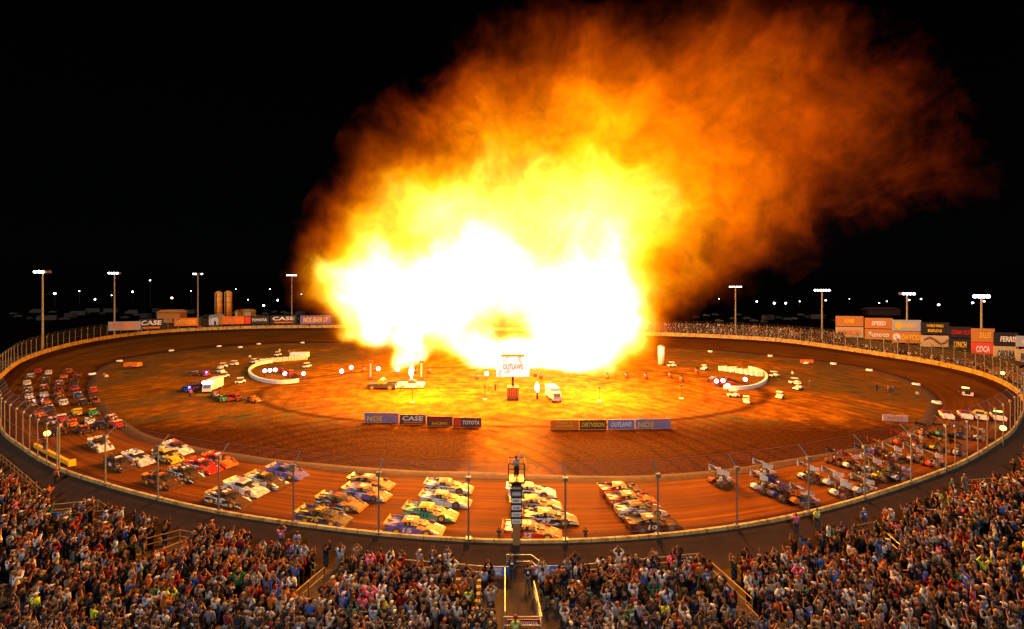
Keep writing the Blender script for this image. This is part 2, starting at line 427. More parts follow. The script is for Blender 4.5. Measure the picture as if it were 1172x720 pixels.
# the light the fire throws on the ground
for (x, y, dy, e, r_) in ((500, 390, -19, 110000, 2.5), (670, 392, -19, 120000, 2.5), (585, 320, -24, 330000, 4), (585, 300, 26, 700000, 4), (640, 150, -26, 420000, 5)):
    lamp('fire_glow', 'POINT', FP(x, y, dy), e * .8, (1, .32, .025), r_)
# ------------------------------------------------------------------ wall and catch fence
M = {}
M['dim'] = mat('dim_grey_paint', (.03, .028, .026), .6)
M['steel'] = mat('galvanised_steel', (.2, .2, .2), .5, .4)
M['black'] = mat('black_paint', (.02, .02, .022), .45)
M['white'] = mat('white_paint', (.78, .77, .74), .45)
M['rubber'] = mat('black_rubber', (.025, .023, .022), .85)
M['clayed'] = mat('muddy_rubber', (.10, .055, .03), .9)
M['dark'] = mat('dark_metal', (.05, .05, .055), .45, .5)
M['red'] = mat('red_paint', (.5, .02, .015), .35)
M['orange'] = mat('orange_paint', (.75, .18, .02), .4)
M['yellow'] = mat('yellow_paint', (.8, .5, .03), .4)
M['blue'] = mat('blue_paint', (.03, .10, .5), .4)
M['purple'] = mat('purple_vinyl', (.16, .12, .36), .5)
M['grey'] = mat('grey_paint', (.3, .3, .3), .5)
M['lamp'] = mat('lamp_glass', (.9, .9, .9), .3, emit=(.78, .84, 1), strength=14)
M['lampw'] = mat('warm_lamp_glass', (.9, .8, .7), .3, emit=(1, .62, .34), strength=7)
M['lampb'] = mat('blue_lamp_glass', (.2, .2, .9), .3, emit=(.12, .12, 1), strength=8)
M['lampv'] = mat('violet_white_lamp_glass', (.8, .8, .9), .3, emit=(1, .8, 1), strength=6)
M['tail'] = mat('tail_lamp_glass', (.5, .02, .02), .3, emit=(1, .10, .07), strength=6)
M['beacon'] = mat('amber_beacon', (.8, .4, .05), .3, emit=(1, .62, .08), strength=9)

def ringv(th, dr, z): return ring_pt(th, r_at(RO, th) + dr, z)
def arc(a, b, step):
    """angles from a to b (degrees) about `step` metres apart"""
    out = [R(a)]; t = R(a)
    while t < R(b): t += step / r_at(RO, t); out.append(t)
    return out
prof = [(-.02, .3), (0, 1.15), (.03, 1.2), (.20, 1.2), (.23, 1.15), (.24, .85)]
def wh(t): return .45 + .45 * math.sin(t)       # the wall stands taller on the far side
m_wall, nt, b = newmat('wall_concrete', .8)
uvn = N(nt, 'ShaderNodeUVMap', uv_map='uv'); sp_ = N(nt, 'ShaderNodeSeparateXYZ'); nt.links.new(uvn.outputs['UV'], sp_.inputs[0])
fr = math_('FRACT', math_('MULTIPLY', sp_.outputs[0], .55)); tcw = N(nt, 'ShaderNodeTexCoord')
joint = ramp(nt, fr, [(0, (.3, .25, .2)), (.035, (1, 1, 1)), (.965, (1, 1, 1)), (1, (.3, .25, .2))])
sc_ = ramp(nt, noise_(nt, tcw.outputs['Object'], .9, 7, .75), [(.36, (.16, .08, .025)), (.5, (.46, .32, .12)), (.7, (.58, .42, .18))])
nt.links.new(mixc(nt, 1.0, sc_, joint, 'MULTIPLY'), b.inputs['Base Color'])
w = ring_strip('retaining_wall', [lambda i, p=p: ring_pt(TH[i], RO[i] + p[0], p[1] + (wh(TH[i]) if p[1] > 1 else 0)) for p in prof], m_wall)
w.data.polygons.foreach_set('use_smooth', [False] * len(w.data.polygons))
tag(w, 'long cream concrete wall round the outside of the oval dirt track', 'wall')

m_net = bpy.data.materials.new('wire_netting'); m_net.use_nodes = True; nt = m_net.node_tree
b = nt.nodes['Principled BSDF']; b.inputs['Base Color'].default_value = (.3, .3, .3, 1); b.inputs['Metallic'].default_value = .6; b.inputs['Alpha'].default_value = .035
b.inputs['Roughness'].default_value = .5
m_net2 = m_net.copy(); m_net2.name = 'dense_wire_netting'; m_net2.node_tree.nodes['Principled BSDF'].inputs['Alpha'].default_value = .09

def make_fence(thetas, hgt, rad, netmat, label, step_net, net_h=None, arm=1.1):
    root = empty('catch_fence', ringv(thetas[0], .2, 1.2), 0, label, 'fence')
    inv = Matrix.Translation(-root.location)
    for t in thetas:
        b0, b1 = ringv(t, .2, 1.15), ringv(t, .2, 1.2 + hgt)
        top = ringv(t, .2 - arm * .75, 1.2 + hgt + arm * .8)
        m_ = MB(); o_ = root.location
        m_.tube(b0 - o_, b1 - o_, rad); m_.tube(b1 - o_, top - o_, rad * .8); m_.box(ringv(t, .2, 1.2 + hgt) - o_, (rad * 5, rad * 4, rad * 4))
        m_.box(b0 - o_ + Vector((0, 0, .1)), (rad * 6, rad * 6, .06))
        m_.build('post', M['steel'], root)
    a, b_ = thetas[0], thetas[-1]; n = max(2, int((b_ - a) * 90 / step_net)); ts = [a + (b_ - a) * i / n for i in range(n + 1)]
    for z, dr in ((1.6, .2), (1.2 + hgt * .5, .2), (1.2 + hgt, .2), (1.2 + hgt + arm * .8, .2 - arm * .75)):
        MB().pipe([ringv(t0, dr, z) - root.location for t0 in ts], .012, 3).build('cable', M['steel'], root)
    nh = net_h or hgt; v = []; f = []
    for t in ts: v += [ringv(t, .17, 1.2) - root.location, ringv(t, .17, 1.2 + nh) - root.location, ringv(t, .17 - arm * .75, 1.2 + nh + arm * .8) - root.location]
    for i in range(len(ts) - 1): f += [(3*i, 3*i+3, 3*i+4, 3*i+1), (3*i+1, 3*i+4, 3*i+5, 3*i+2)]
    me = bpy.data.meshes.new('netting'); me.from_pydata(v, [], f); link('netting', me, netmat, root)
    return root
near_px = [(74,535),(120,554),(180,570),(252,584),(337,597),(433,610),(536.7,613),(645,613),(749,608),(841,600),(921,584),(985,567.5),(1039,551),(1081,537)]
near_th = sorted(th_of(P(x, y, 1.2)) for x, y in near_px)
make_fence(near_th, 4.5, .068, m_net, 'tall catch fence of grey posts along the wall before the front straight', 5)
make_fence(arc(math.degrees(near_th[-1]) + 1.6, 372, 2.9), 4.2, .05, m_net2, 'close-posted catch fence curving round the right-hand turn', 4)
make_fence(arc(150, math.degrees(near_th[0]) - 1.0, 2.6), 4.2, .05, m_net2, 'hazy close-posted catch fence curving round the left-hand turn', 4)
make_fence(arc(14, 149, 3.6), 4.6, .09, m_net2, 'far catch fence behind the back straight with banners on it', 6)

def far_th(px, dr=0.0):
    best = None
    for k in range(3, 177):
        for s in (0, .25, .5, .75):
            t = R(k + s); p = ringv(t, dr, 0)
            if p.y < 5: continue
            e = abs(CX + p.x / p.y * F - px)
            if best is None or e < best[0]: best = (e, t)
    return best[1]

# yellow barrier end by the left-hand gate
yb = MB(); a_, b_ = P(40, 505, 1.1), P(80, 525, 1.1); a_.z = b_.z = .45; d_ = (b_ - a_); ang = math.atan2(d_.y, d_.x)
yb.box((a_ + b_) / 2, (d_.length, .25, .8), ang); yb.box(b_ + Vector((.2, .0, .05)), (.35, .6, .95), ang)
tag(yb.build('barrier', M['yellow']), 'yellow concrete barrier end overlapping the wall at the left-hand gate', 'barrier')

# ------------------------------------------------------------------ banners on the far fence
def facing(p):          # yaw that turns a board's -y face toward the middle of the oval
    v = CEN - Vector((p[0], p[1])); return math.atan2(v.y, v.x) + math.pi / 2
def board(name, px0, px1, py0, py1, dr, back, label, cat='banner', text=None, tcol='white', group=None, extra=None, d=None, yaw=None, rows=None, cl=.75):
    pm = (px0 + px1) / 2
    if d is None: p = ringv(far_th(pm, dr), dr, 0); d = p.y
    else: p = at_depth(pm, 400, d)
    c = at_depth(pm, (py0 + py1) / 2, d); h = (py1 - py0) * d / F
    yw = facing(p) * .35 if yaw is None else yaw
    w = (px1 - px0) * d / F
    root = empty(name, (c.x, c.y, c.z - h / 2), yw, label, cat, group)
    MB().box((0, 0, h / 2), (w, .08, h)).build('panel', back, root)
    if rows is None: rows = [(text, tcol, 0, 0, .8, .6)] if text else []
    for (t, tc_, ox, oz, fw, fh) in rows:
        writing(t, w * fw, h * fh, M[tc_], root, (ox * w, -.06, h / 2 + oz * h), (R(90), 0, 0), .12)
    if extra: extra(root, w, h)
    return root
def redsq(root, w, h): MB().box((-w * .36, -.06, h / 2), (h * .62, .03, h * .62)).build('emblem', M['red'], root)
def redsqr(root, w, h):
    MB().box((-w * .35, -.06, h / 2), (w * .22, .03, h * .8)).build('emblem', mat('bright_red', (.8, .05, .02), .5), root)
def stripe(root, w, h): MB().box((0, -.06, h * .2), (w * .7, .03, h * .14)).build('stripe', M['orange'], root)
G = 'banners along the far left fence'
board('banner', 128, 157.5, 368, 378, .0, M['grey'], 'grey banner with NOS lettering, leftmost on the far left fence', text='NOS ENERGY', tcol='orange', group=G)
board('banner', 162, 184.5, 365, 377.5, .0, M['dark'], 'black banner with white CASE over an orange stripe, left of the silos', rows=[('CASE', 'white', 0, .15, .85, .42)], extra=stripe, group=G)
board('banner', 202, 224, 364, 373, .0, M['orange'], 'orange banner between the black one and the two silos', text='DIRTVISION', tcol='yellow', group=G)
board('banner', 255, 278, 362, 371, .0, M['orange'], 'plain orange banner just below the two silos', group=G)
board('banner', 281, 306, 361.5, 371, .0, M['dark'], 'black banner with a red square and TOYOTA on the far fence', rows=[('TOYOTA', 'white', .12, 0, .62, .34)], extra=redsqr, group=G)
board('banner', 311, 338, 361, 371, .0, M['dark'], 'black CASE banner beneath the light pole nearest the fire on the left', rows=[('CASE', 'white', 0, .15, .85, .42)], extra=stripe, group=G)
board('banner', 345, 378, 361, 371, .0, M['purple'], 'long grey purple NOS banner nearest the fire on the far fence', text='NOS ENERGY', tcol='yellow', group=G)

# strings of banners on the near side of the infield
G = 'low infield banners facing the front straight'
m_bpur = mat('banner_violet', (.22, .2, .42), .6); m_brown = mat('banner_brown', (.13, .05, .03), .6)
def low(px0, px1, pyt, back, label, rows, extra=None):
    d = P((px0 + px1) / 2, pyt + 11.5, 0).y
    return board('banner', px0, px1, pyt, pyt + 11, 0, back, label, group=G, rows=rows, extra=extra, d=d, yaw=R(-2) if px0 < 586 else R(1))
low(417, 456.5, 472.5, m_bpur, 'violet NOS ENERGY DRINK banner at the left end of the infield row', [('ENERGY DRINK', 'orange', .12, .2, .7, .3), ('NOS', 'yellow', -.2, -.1, .45, .55)])
low(457.5, 487.5, 474.5, m_brown, 'dark banner with white CASE over an orange bar', [('CASE', 'white', 0, .12, .8, .5)], stripe)
low(488.5, 518, 476.5, m_brown, 'dark banner with small red and yellow lettering left of TOYOTA', [('DIRTcar', 'red', 0, .15, .7, .4), ('RACING', 'yellow', .0, -.22, .6, .28)])
low(519, 551, 478, m_brown, 'dark banner with red square and white TOYOTA lettering', [('TOYOTA', 'white', .13, 0, .62, .42)], redsqr)
low(630, 662.5, 480.5, M['orange'], 'orange banner with pale small lettering, right of the crossing', [('WORLD OF', 'yellow', 0, .22, .6, .25), ('OUTLAWS', 'yellow', 0, -.15, .6, .25)])
low(663.5, 694, 480.5, m_brown, 'brown banner with yellow script between orange and violet ones', [('DIRTVISION', 'yellow', 0, 0, .85, .5)])
low(695.5, 726, 480.2, m_bpur, 'violet banner with white OUTLAWS lettering', [('OUTLAWS', 'white', 0, 0, .78, .5)])
low(727, 767.5, 479.5, m_bpur, 'violet NOS ENERGY DRINK banner at the right end of the infield row', [('ENERGY DRINK', 'orange', .12, .2, .7, .3), ('NOS', 'yellow', -.2, -.1, .45, .55)])
board('banner', 1012, 1037, 475, 482, 0, mat('pale_banner', (.62, .4, .36), .7), 'pale pink banner lying alone on the right infield near the turn', group=G, rows=[('NOS', 'orange', 0, 0, .6, .5)], d=P(1024, 482, 0).y, yaw=R(-12))
board('banner', 916, 931, 411.5, 415.5, 0, M['orange'], 'small orange and white banner by the far inside line', group=G, d=P(924, 416, 0).y, yaw=0, rows=[])

# ------------------------------------------------------------------ double billboards behind the right-hand turn
m_cream = mat('cream_board', (.5, .38, .2), .7); m_org = mat('orange_board', (.5, .2, .04), .7); m_bl = mat('blue_board', (.34, .38, .42), .7); m_redb = mat('red_board', (.7, .07, .03), .7); m_bk = mat('black_board', (.02, .015, .015), .6)
def swoosh(root, w, h, z0):
    m_ = MB(); pts = [(-.4, .1), (-.2, .35), (0, .1), (.15, -.2), (.35, -.1), (.42, .15)]
    for (a, b_), (c, d_) in zip(pts, pts[1:]): m_.tube((a * w, -.1, z0 + h * (.5 + b_)), (c * w, -.1, z0 + h * (.5 + d_)), h * .08)
    m_.build('emblem', mat('brown_paint', (.2, .07, .03), .6), root)
def disc(root, w, h, z0, ox, r, m_):
    MB().tube((ox * w, -.02, z0 + h / 2), (ox * w, -.09, z0 + h / 2), h * r, n=16).build('emblem', m_, root)
BB = [
 (957.8, 988, 361.8, 373.4, 374.2, 386, m_org, m_cream, [('POWER', 'yellow', 0, .35)], [('WHELEN', 'orange', 0, .8)], 'double billboard, orange over cream with WHELEN lettering'),
 (990, 1019.8, 364, 376, 376.8, 388.5, m_org, m_org, [('SPEED', 'white', 0, .5)], [('Sunoco', 'white', 0, .75)], 'double billboard orange above and below, white script on lower board'),
 (1022.6, 1053, 366.2, 378.8, 379.4, 392.5, m_bl, m_org, [('ENERGY', 'yellow', .12, .5)], [('DAYCO', 'yellow', .14, .6)], 'double billboard, grey blue with yellow disc over orange'),
 (1055, 1084, 369, 382.6, 384, 397, m_bk, m_cream, [('WORLD FINALS', 'yellow', 0, .6), ('BIRDS', 'yellow', 0, .5)], [], 'double billboard, black with yellow lines over cream with brown swirl'),
 (1088, 1111, 374, 386.5, 387.5, 401, m_bk, m_bk, [('CONN OUT', 'red', .05, .85)], [('LYNCH', 'yellow', 0, .55)], 'double billboard all black, red lettering over LYNCH'),
 (1114, 1137, 376, 391.4, 392, 407, m_org, m_redb, [('SALES', 'yellow', .1, .5)], [('COCA', 'white', 0, .6)], 'double billboard, yellow orange over bright red'),
 (1138.6, 1162.5, 380.6, 395.5, 396.4, 414, m_bk, m_cream, [('FERRIS', 'white', .1, .65)], [('CAROLINA', 'dark', 0, .7)], 'double billboard, black FERRIS over cream CAROLINA'),
 (1164.5, 1188, 384.6, 397, 400, 418, m_bl, m_cream, [('ONE', 'white', 0, .5)], [('RACE', 'dark', 0, .6)], 'double billboard cut by the right edge, blue over cream')]
for k, (x0, x1, a0, a1, b0, b1, mt, mb_, tt, tb, lab) in enumerate(BB):
    pm = (x0 + x1) / 2; dr = 13; p = ringv(far_th(pm, dr), dr, 0); d = p.y; yw = facing(p) * .22
    w = (x1 - x0) * d / F * .9; zt1, zt0 = at_depth(pm, a0, d).z, at_depth(pm, a1, d).z; zb1, zb0 = at_depth(pm, b0, d).z, at_depth(pm, b1, d).z
    root = empty('billboard', (p.x, p.y, 0), yw, lab, 'billboard', 'double billboards behind the right turn')
    u = MB().box((0, 0, (zt0 + zt1) / 2), (w, .12, zt1 - zt0)).build('panel', mt, root); l_ = MB().box((0, 0, (zb0 + zb1) / 2), (w, .12, zb1 - zb0)).build('panel', mb_, root)
    for sx in (-.42, 0, .42): MB().tube((sx * w, .25, -.1), (sx * w, .25, zt1), .14).build('post', M['dark'], root)
    for i, (t, c_, ox, fw) in enumerate(tt):
        hh = zt1 - zt0; oz = 0 if len(tt) == 1 else (.22 if i == 0 else -.2)
        writing(t, w * fw, hh * (.42 if len(tt) == 1 else .24), M[c_], u, (ox * w, -.09, (zt0 + zt1) / 2 + oz * hh), (R(90), 0, 0), .1)
    for (t, c_, ox, fw) in tb: writing(t, w * fw, (zb1 - zb0) * .5, M[c_], l_, (ox * w, -.09, (zb0 + zb1) / 2), (R(90), 0, 0), .05)
    if k == 3: swoosh(l_, w, zb1 - zb0, zb0)
    if k == 2: disc(u, w, zt1 - zt0, zt0, -.28, .3, M['yellow']); disc(l_, w, zb1 - zb0, zb0, -.34, .3, M['white'])

# ------------------------------------------------------------------ tall light poles
def light_pole(px, pyt, dr, n, heads, label, s=1.0):
    p = ringv(far_th(px, dr), dr, 0); d = p.y; zt = at_depth(px, pyt, d).z
    root = empty('light_pole', (p.x, p.y, 0), facing(p) * .6, label, 'light pole', 'tall floodlight poles round the track')
    MB().tube((0, 0, -.1), (0, 0, zt), .32, .2, n=8).build('pole', M['steel'], root)
    MB().box((0, 0, zt), (n * .74, .14, .14)).build('crossarm', M['steel'], root)
    for i in range(n):
        x = (i - (n - 1) / 2) * .74
        h = MB().tube((x, -.1, zt + .2), (x, -.6, zt - .05), .3, .5, n=10).build('lamp_housing', M['steel'], root)
        if heads == 'all' or i in heads: MB().ball((x, -.55, zt - .02), .36 * s, sq=(1, .7, 1)).build('bulb', M['lamp'], h, True)
light_pole(48, 311, 5, 5, (0, 1, 2), 'leftmost tall light pole, by the left edge, glaring white', 1.25)
light_pole(130, 312.5, 5, 5, (0, 1, 2, 3), 'second tall light pole from the left, glaring white', 1.1)
light_pole(226, 313.5, 5, 5, (0, 1, 4), 'tall light pole just left of the two silos')
light_pole(333, 315, 5, 6, 'all', 'tall light pole left of the fireball edge', .8)
light_pole(841, 328, 5, 6, 'all', 'tall light pole under the orange smoke right of the fire', .7)
light_pole(941, 332, 5, 6, 'all', 'tall light pole left of the first billboard')
light_pole(1038, 336, 16, 5, (1, 2, 3, 4), 'tall light pole rising behind the third billboard', 1.05)
light_pole(1122, 339, 17, 4, (0, 1, 2, 3), 'rightmost tall light pole, brightest on the right side', 1.3)
# lamps low on the fence of the turns
for (px, py, lab) in ((54, 496, 'amber beacon lamp on the left fence near the gate'), (1148, 490, 'amber beacon lamp on the fence by the right turn'), (1147.5, 427, 'amber beacon lamp beyond the wall below the FERRIS billboard')):
    d = P(px, py, 3.0).y; c = at_depth(px, py, d)
    root = empty('beacon', (c.x, c.y, .4), 0, lab, 'beacon', 'amber caution beacons round the fence')
    MB().tube((0, 0, 0), (0, 0, c.z - .6), .05).build('post', M['steel'], root); MB().ball((0, 0, c.z - .4), .3).build('lamp', M['beacon'], root, True)
# distant lamps
DL = [(63,336,'v'),(91,333,'s'),(128,338,'s'),(152,334,'v'),(109,362,'v'),(172,321,'s'),(197,341,'w'),(219,333,'s'),(249,338,'s'),(270,331,'s'),(302,350,'v'),(309,331,'s'),(284,343,'s'),(318,356,'v'),(345,337,'s'),
      (886,347,'v'),(899,357,'v'),(866,363,'v'),(945,353,'v'),(972,342,'s'),(915,345,'s'),(1006,353,'s'),(1015,357,'s'),(1040,355,'w'),(1054,352,'w'),(1074,359,'w'),(1113,349,'v'),(1126,360,'w'),(1041,350,'s'),(823,356,'s')]
near_names = lambda x: ('left of the first tall pole' if x < 48 else 'between the first two tall poles' if x < 130 else 'between the second pole and the silos' if x < 246 else 'between the silos and the fire' if x < 500 else 'under the smoke at right' if x < 900 else 'near the first billboard' if x < 1000 else 'above the middle billboards' if x < 1060 else 'above the right-hand billboards')
ct = {}
for k, (px, py, kind) in enumerate(DL):
    d = 420 + (k * 53) % 260; c = at_depth(px, py, d); ct[near_names(px)] = ct.get(near_names(px), 0) + 1
    o1 = ['one', 'second', 'third', 'fourth', 'fifth', 'sixth', 'seventh'][ct[near_names(px)] - 1]
    cn = {'v': 'bright white', 's': 'small faint white', 'w': 'warm whitish orange'}[kind]
    root = empty('street_lamp', (c.x, c.y, 0), 0, f'{cn} distant lamp, the {o1} {near_names(px)}', 'lamp', 'distant lamps beyond the track')
    MB().tube((0, 0, -.1), (0, 0, max(1, c.z)), .22, n=5).build('pole', M['dark'], root)
    MB().ball((0, -.3, max(1, c.z)), {'v': 1.0, 's': .5, 'w': 1.1}[kind]).build('lamp', M['lampw' if kind == 'w' else 'lamp'], root, True)

# silos, sheds, parked vehicles beyond the far fence
m_silo = mat('silo_fire_orange', (.8, .34, .05), .55, vary=.2, scale=.6)  # steel carries the fire's orange light in its own colour
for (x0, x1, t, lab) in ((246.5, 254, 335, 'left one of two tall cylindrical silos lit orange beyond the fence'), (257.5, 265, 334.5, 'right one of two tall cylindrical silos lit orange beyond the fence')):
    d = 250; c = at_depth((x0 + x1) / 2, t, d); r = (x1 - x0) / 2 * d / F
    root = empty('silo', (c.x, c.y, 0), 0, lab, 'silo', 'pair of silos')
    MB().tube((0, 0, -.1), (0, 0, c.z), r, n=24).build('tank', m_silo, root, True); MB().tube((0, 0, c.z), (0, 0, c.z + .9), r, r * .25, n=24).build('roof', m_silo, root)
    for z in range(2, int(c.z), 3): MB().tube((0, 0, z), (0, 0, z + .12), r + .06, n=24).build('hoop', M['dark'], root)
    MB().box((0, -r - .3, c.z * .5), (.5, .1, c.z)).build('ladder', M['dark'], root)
def shed(px0, px1, py0, d, lab, wall, roof, h=None):
    c = at_depth((px0 + px1) / 2, py0, d); w = (px1 - px0) * d / F; z = max(2.2, c.z)
    root = empty('shed', (c.x, d, 0), 0, lab, 'shed')
    wl = MB().box((0, 0, z * .4 - .05), (w, 5, z * .8 + .1)).build('wall', wall, root)
    MB().prism([(-w * .54, z * .8), (w * .54, z * .8), (w * .3, z), (-w * .3, z)], -2.9, 2.9).build('roof', roof, root)
    MB().box((w * .2, -2.53, 1.0), (1.1, .08, 2)).build('door', M['dark'], root)
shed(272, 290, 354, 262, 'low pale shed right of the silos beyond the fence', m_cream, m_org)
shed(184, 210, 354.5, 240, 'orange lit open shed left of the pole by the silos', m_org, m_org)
shed(990, 1027, 352, 300, 'dim red roofed building behind the middle billboards', mat('dull_red', (.03, .006, .003), .9), mat('dull_red_roof', (.05, .01, .005), .9))
shed(243, 253, 360, 225, 'small white kiosk in front of the silos', M['white'], M['grey'])

def parked_proto(kind):
    root = empty('parked_car', (0, 0, 0))
    if kind == 0:
        MB().prism([(-2.2, .35), (2.2, .35), (2.25, .85), (1.2, 1.0), (-2.2, 1.0)], -.85, .85).build('body', M['dim'], root)
        MB().prism([(-1.9, 1.0), (1.1, 1.0), (.5, 1.5), (-1.5, 1.5)], -.75, .75).build('cabin', M['dark'], root)
    elif kind == 1:
        MB().prism([(-4.5, .5), (4.5, .5), (4.5, 1.6), (4.0, 3.2), (-4.5, 3.2)], -1.2, 1.2).build('body', M['dim'], root)
        MB().box((1.5, -1.22, 2.1), (3, .06, .8)).build('window', M['dark'], root)
    else:
        MB().box((-.6, 0, 1.7), (5.5, 2.2, 2.6)).build('body', M['dim'], root)
        MB().prism([(2.2, .5), (4.0, .5), (4.0, 1.3), (3.3, 2.2), (2.2, 2.2)], -1, 1).build('cab', M['dim'], root)
    m_ = MB()
    for sx in (-1.4, 1.4):
        for sy in (-.8, .8): MB().tube((sx, sy - .12, .33), (sx, sy + .12, .33), .33, n=10).build('wheel', M['rubber'], root)
    return root
def copy_tree(o, parent=None):
    c = o.copy(); COL.objects.link(c); c.parent = parent
    for k_ in KIDS.get(o, ()) or [x for x in o.children]: copy_tree(k_, c)
    return c
KIDS = {}
rs = random.Random(5); first = {}
for i in range(58):
    if i < 40: px = 15 + i * 9.6 + rs.uniform(-4, 4); d = rs.uniform(238, 330)
    else: px = 800 + (i - 40) * 9 + rs.uniform(-4, 4); d = rs.uniform(236, 300)
    kind = 1 if rs.random() < .25 else 2 if rs.random() < .2 else 0
    if kind not in first: first[kind] = parked_proto(kind); o = first[kind]
    else: o = copy_tree(first[kind])
    o.location = ((px - CX) / F * d, d, -.1); o.rotation_euler = (0, 0, rs.uniform(-.5, .5) + (math.pi if rs.random() < .5 else 0))
    o.name = ['parked_car', 'parked_motorhome', 'parked_lorry'][kind]
    kn = ['dim grey car', 'dim motorhome', 'grey box lorry'][kind]
    side = 'left' if i < 40 else 'right'
    tag(o, f'{kn} parked in the dark beyond the far {side} fence', ['car', 'motorhome', 'lorry'][kind], f'{kn}s parked in the dark beyond the far {side} fence')
# ------------------------------------------------------------------ vehicles
def livery(name, cols, scale=2.3, rough=.35, seed=0):
    """painted wrap: hard-edged slashes of two or three colours, a coat of dust"""
    if name in MATS: return MATS[name]
    m = bpy.data.materials.new(name); m.use_nodes = True; nt = m.node_tree; b = nt.nodes['Principled BSDF']
    b.inputs['Roughness'].default_value = rough; b.inputs['Coat Weight'].default_value = .3
    tc = nt.nodes.new('ShaderNodeTexCoord'); mp = nt.nodes.new('ShaderNodeMapping'); mp.inputs['Location'].default_value = (seed * 3.1, seed * 1.7, seed)
    mp.inputs['Rotation'].default_value = (.3, .9, .4); mp.inputs['Scale'].default_value = (.45, 1.6, 3.4)
    nt.links.new(tc.outputs['Object'], mp.inputs['Vector'])
    v = nt.nodes.new('ShaderNodeTexVoronoi'); v.distance = 'CHEBYCHEV'; v.inputs['Scale'].default_value = scale; nt.links.new(mp.outputs[0], v.inputs['Vector'])
    sx = nt.nodes.new('ShaderNodeSeparateXYZ'); nt.links.new(v.outputs['Color'], sx.inputs[0])
    r = nt.nodes.new('ShaderNodeValToRGB'); r.color_ramp.interpolation = 'CONSTANT'; e = r.color_ramp.elements
    stops = [(0, cols[0]), (.68, cols[1])] + ([(.86, cols[2])] if len(cols) > 2 else [])
    while len(e) < len(stops): e.new(.9)
    for q, (p_, c) in zip(e, stops): q.position = p_; q.color = (*c, 1)
    nt.links.new(sx.outputs[0], r.inputs['Fac'])
    n = nt.nodes.new('ShaderNodeTexNoise'); n.inputs['Scale'].default_value = 2.5; n.inputs['Detail'].default_value = 5; nt.links.new(tc.outputs['Object'], n.inputs['Vector'])
    mx = nt.nodes.new('ShaderNodeMix'); mx.data_type = 'RGBA'; mx.inputs[7].default_value = (.2, .11, .05, 1)
    rr = nt.nodes.new('ShaderNodeMapRange'); rr.inputs['From Min'].default_value = .45; rr.inputs['From Max'].default_value = .8; rr.inputs['To Max'].default_value = .5
    nt.links.new(n.outputs['Fac'], rr.inputs['Value']); nt.links.new(rr.outputs[0], mx.inputs[0]); nt.links.new(r.outputs['Color'], mx.inputs[6]); nt.links.new(mx.outputs[2], b.inputs['Base Color'])
    MATS[name] = m; return m
W_, K_, R_, O_, Y_, B_, P_, G_, S_, N_ = (.8,.78,.75), (.018,.018,.02), (.55,.02,.015), (.75,.19,.02), (.8,.55,.04), (.03,.1,.5), (.18,.12,.42), (.04,.35,.16), (.42,.42,.42), (.7,.1,.3)
PAL = {'w': W_, 'k': K_, 'r': R_, 'o': O_, 'y': Y_, 'b': B_, 'p': P_, 'g': G_, 's': S_, 'n': N_}
def liv(code, seed=0):
    return livery(f'wrap_{code}_{seed % 3}', [PAL[c] for c in code], seed=seed % 3 + len(code))
MESH = {}
def part(name, key, fn, m, parent, smooth=False, loc=None, rot=None):
    """an object that shares its mesh with the same part of its sisters but has a paint of its own"""
    if key not in MESH:
        me = fn().mesh(name, smooth); me.materials.append(None); MESH[key] = me
    o = bpy.data.objects.new(name, MESH[key]); COL.objects.link(o)
    o.material_slots[0].link = 'OBJECT'; o.material_slots[0].material = m
    if parent: o.parent = parent
    if loc is not None: o.location = loc
    if rot is not None: o.rotation_euler = rot
    return o
NUM = {}
def number(txt, w, h, m, parent, loc, rot):
    if (txt, w, h) not in NUM:
        o = writing(txt, w, h, m, parent, loc, rot, .15); NUM[(txt, w, h)] = o.data; o.data.materials.clear(); o.data.materials.append(None)
    else:
        o = bpy.data.objects.new('writing', NUM[(txt, w, h)]); COL.objects.link(o); o.parent = parent; o.location = loc; o.rotation_euler = rot
    o.name = 'number'; o.material_slots[0].link = 'OBJECT'; o.material_slots[0].material = m
    return o
def wheel_mb(r, w):
    m = MB(); m.tube((0, -w/2, 0), (0, w/2, 0), r * .94, n=16); m.tube((0, -w/2*.8, 0), (0, w/2*.8, 0), r, n=16); return m
def rim_mb(r, w):
    m = MB(); m.tube((0, -w/2-.015, 0), (0, -w/2, 0), r * .55, n=12); m.tube((0, w/2, 0), (0, w/2+.015, 0), r * .55, n=12); return m
def wheel(parent, x, y, r, w, key, rimm=None, rim=True, name='wheel'):
    o = part(name, 'wheel' + key, lambda: wheel_mb(r, w), M['clayed'] if rimm else M['rubber'], parent, loc=(x, y, r))
    if rim: part('rim', 'rim' + key, lambda: rim_mb(r, w), rimm or M['steel'], o)
    return o

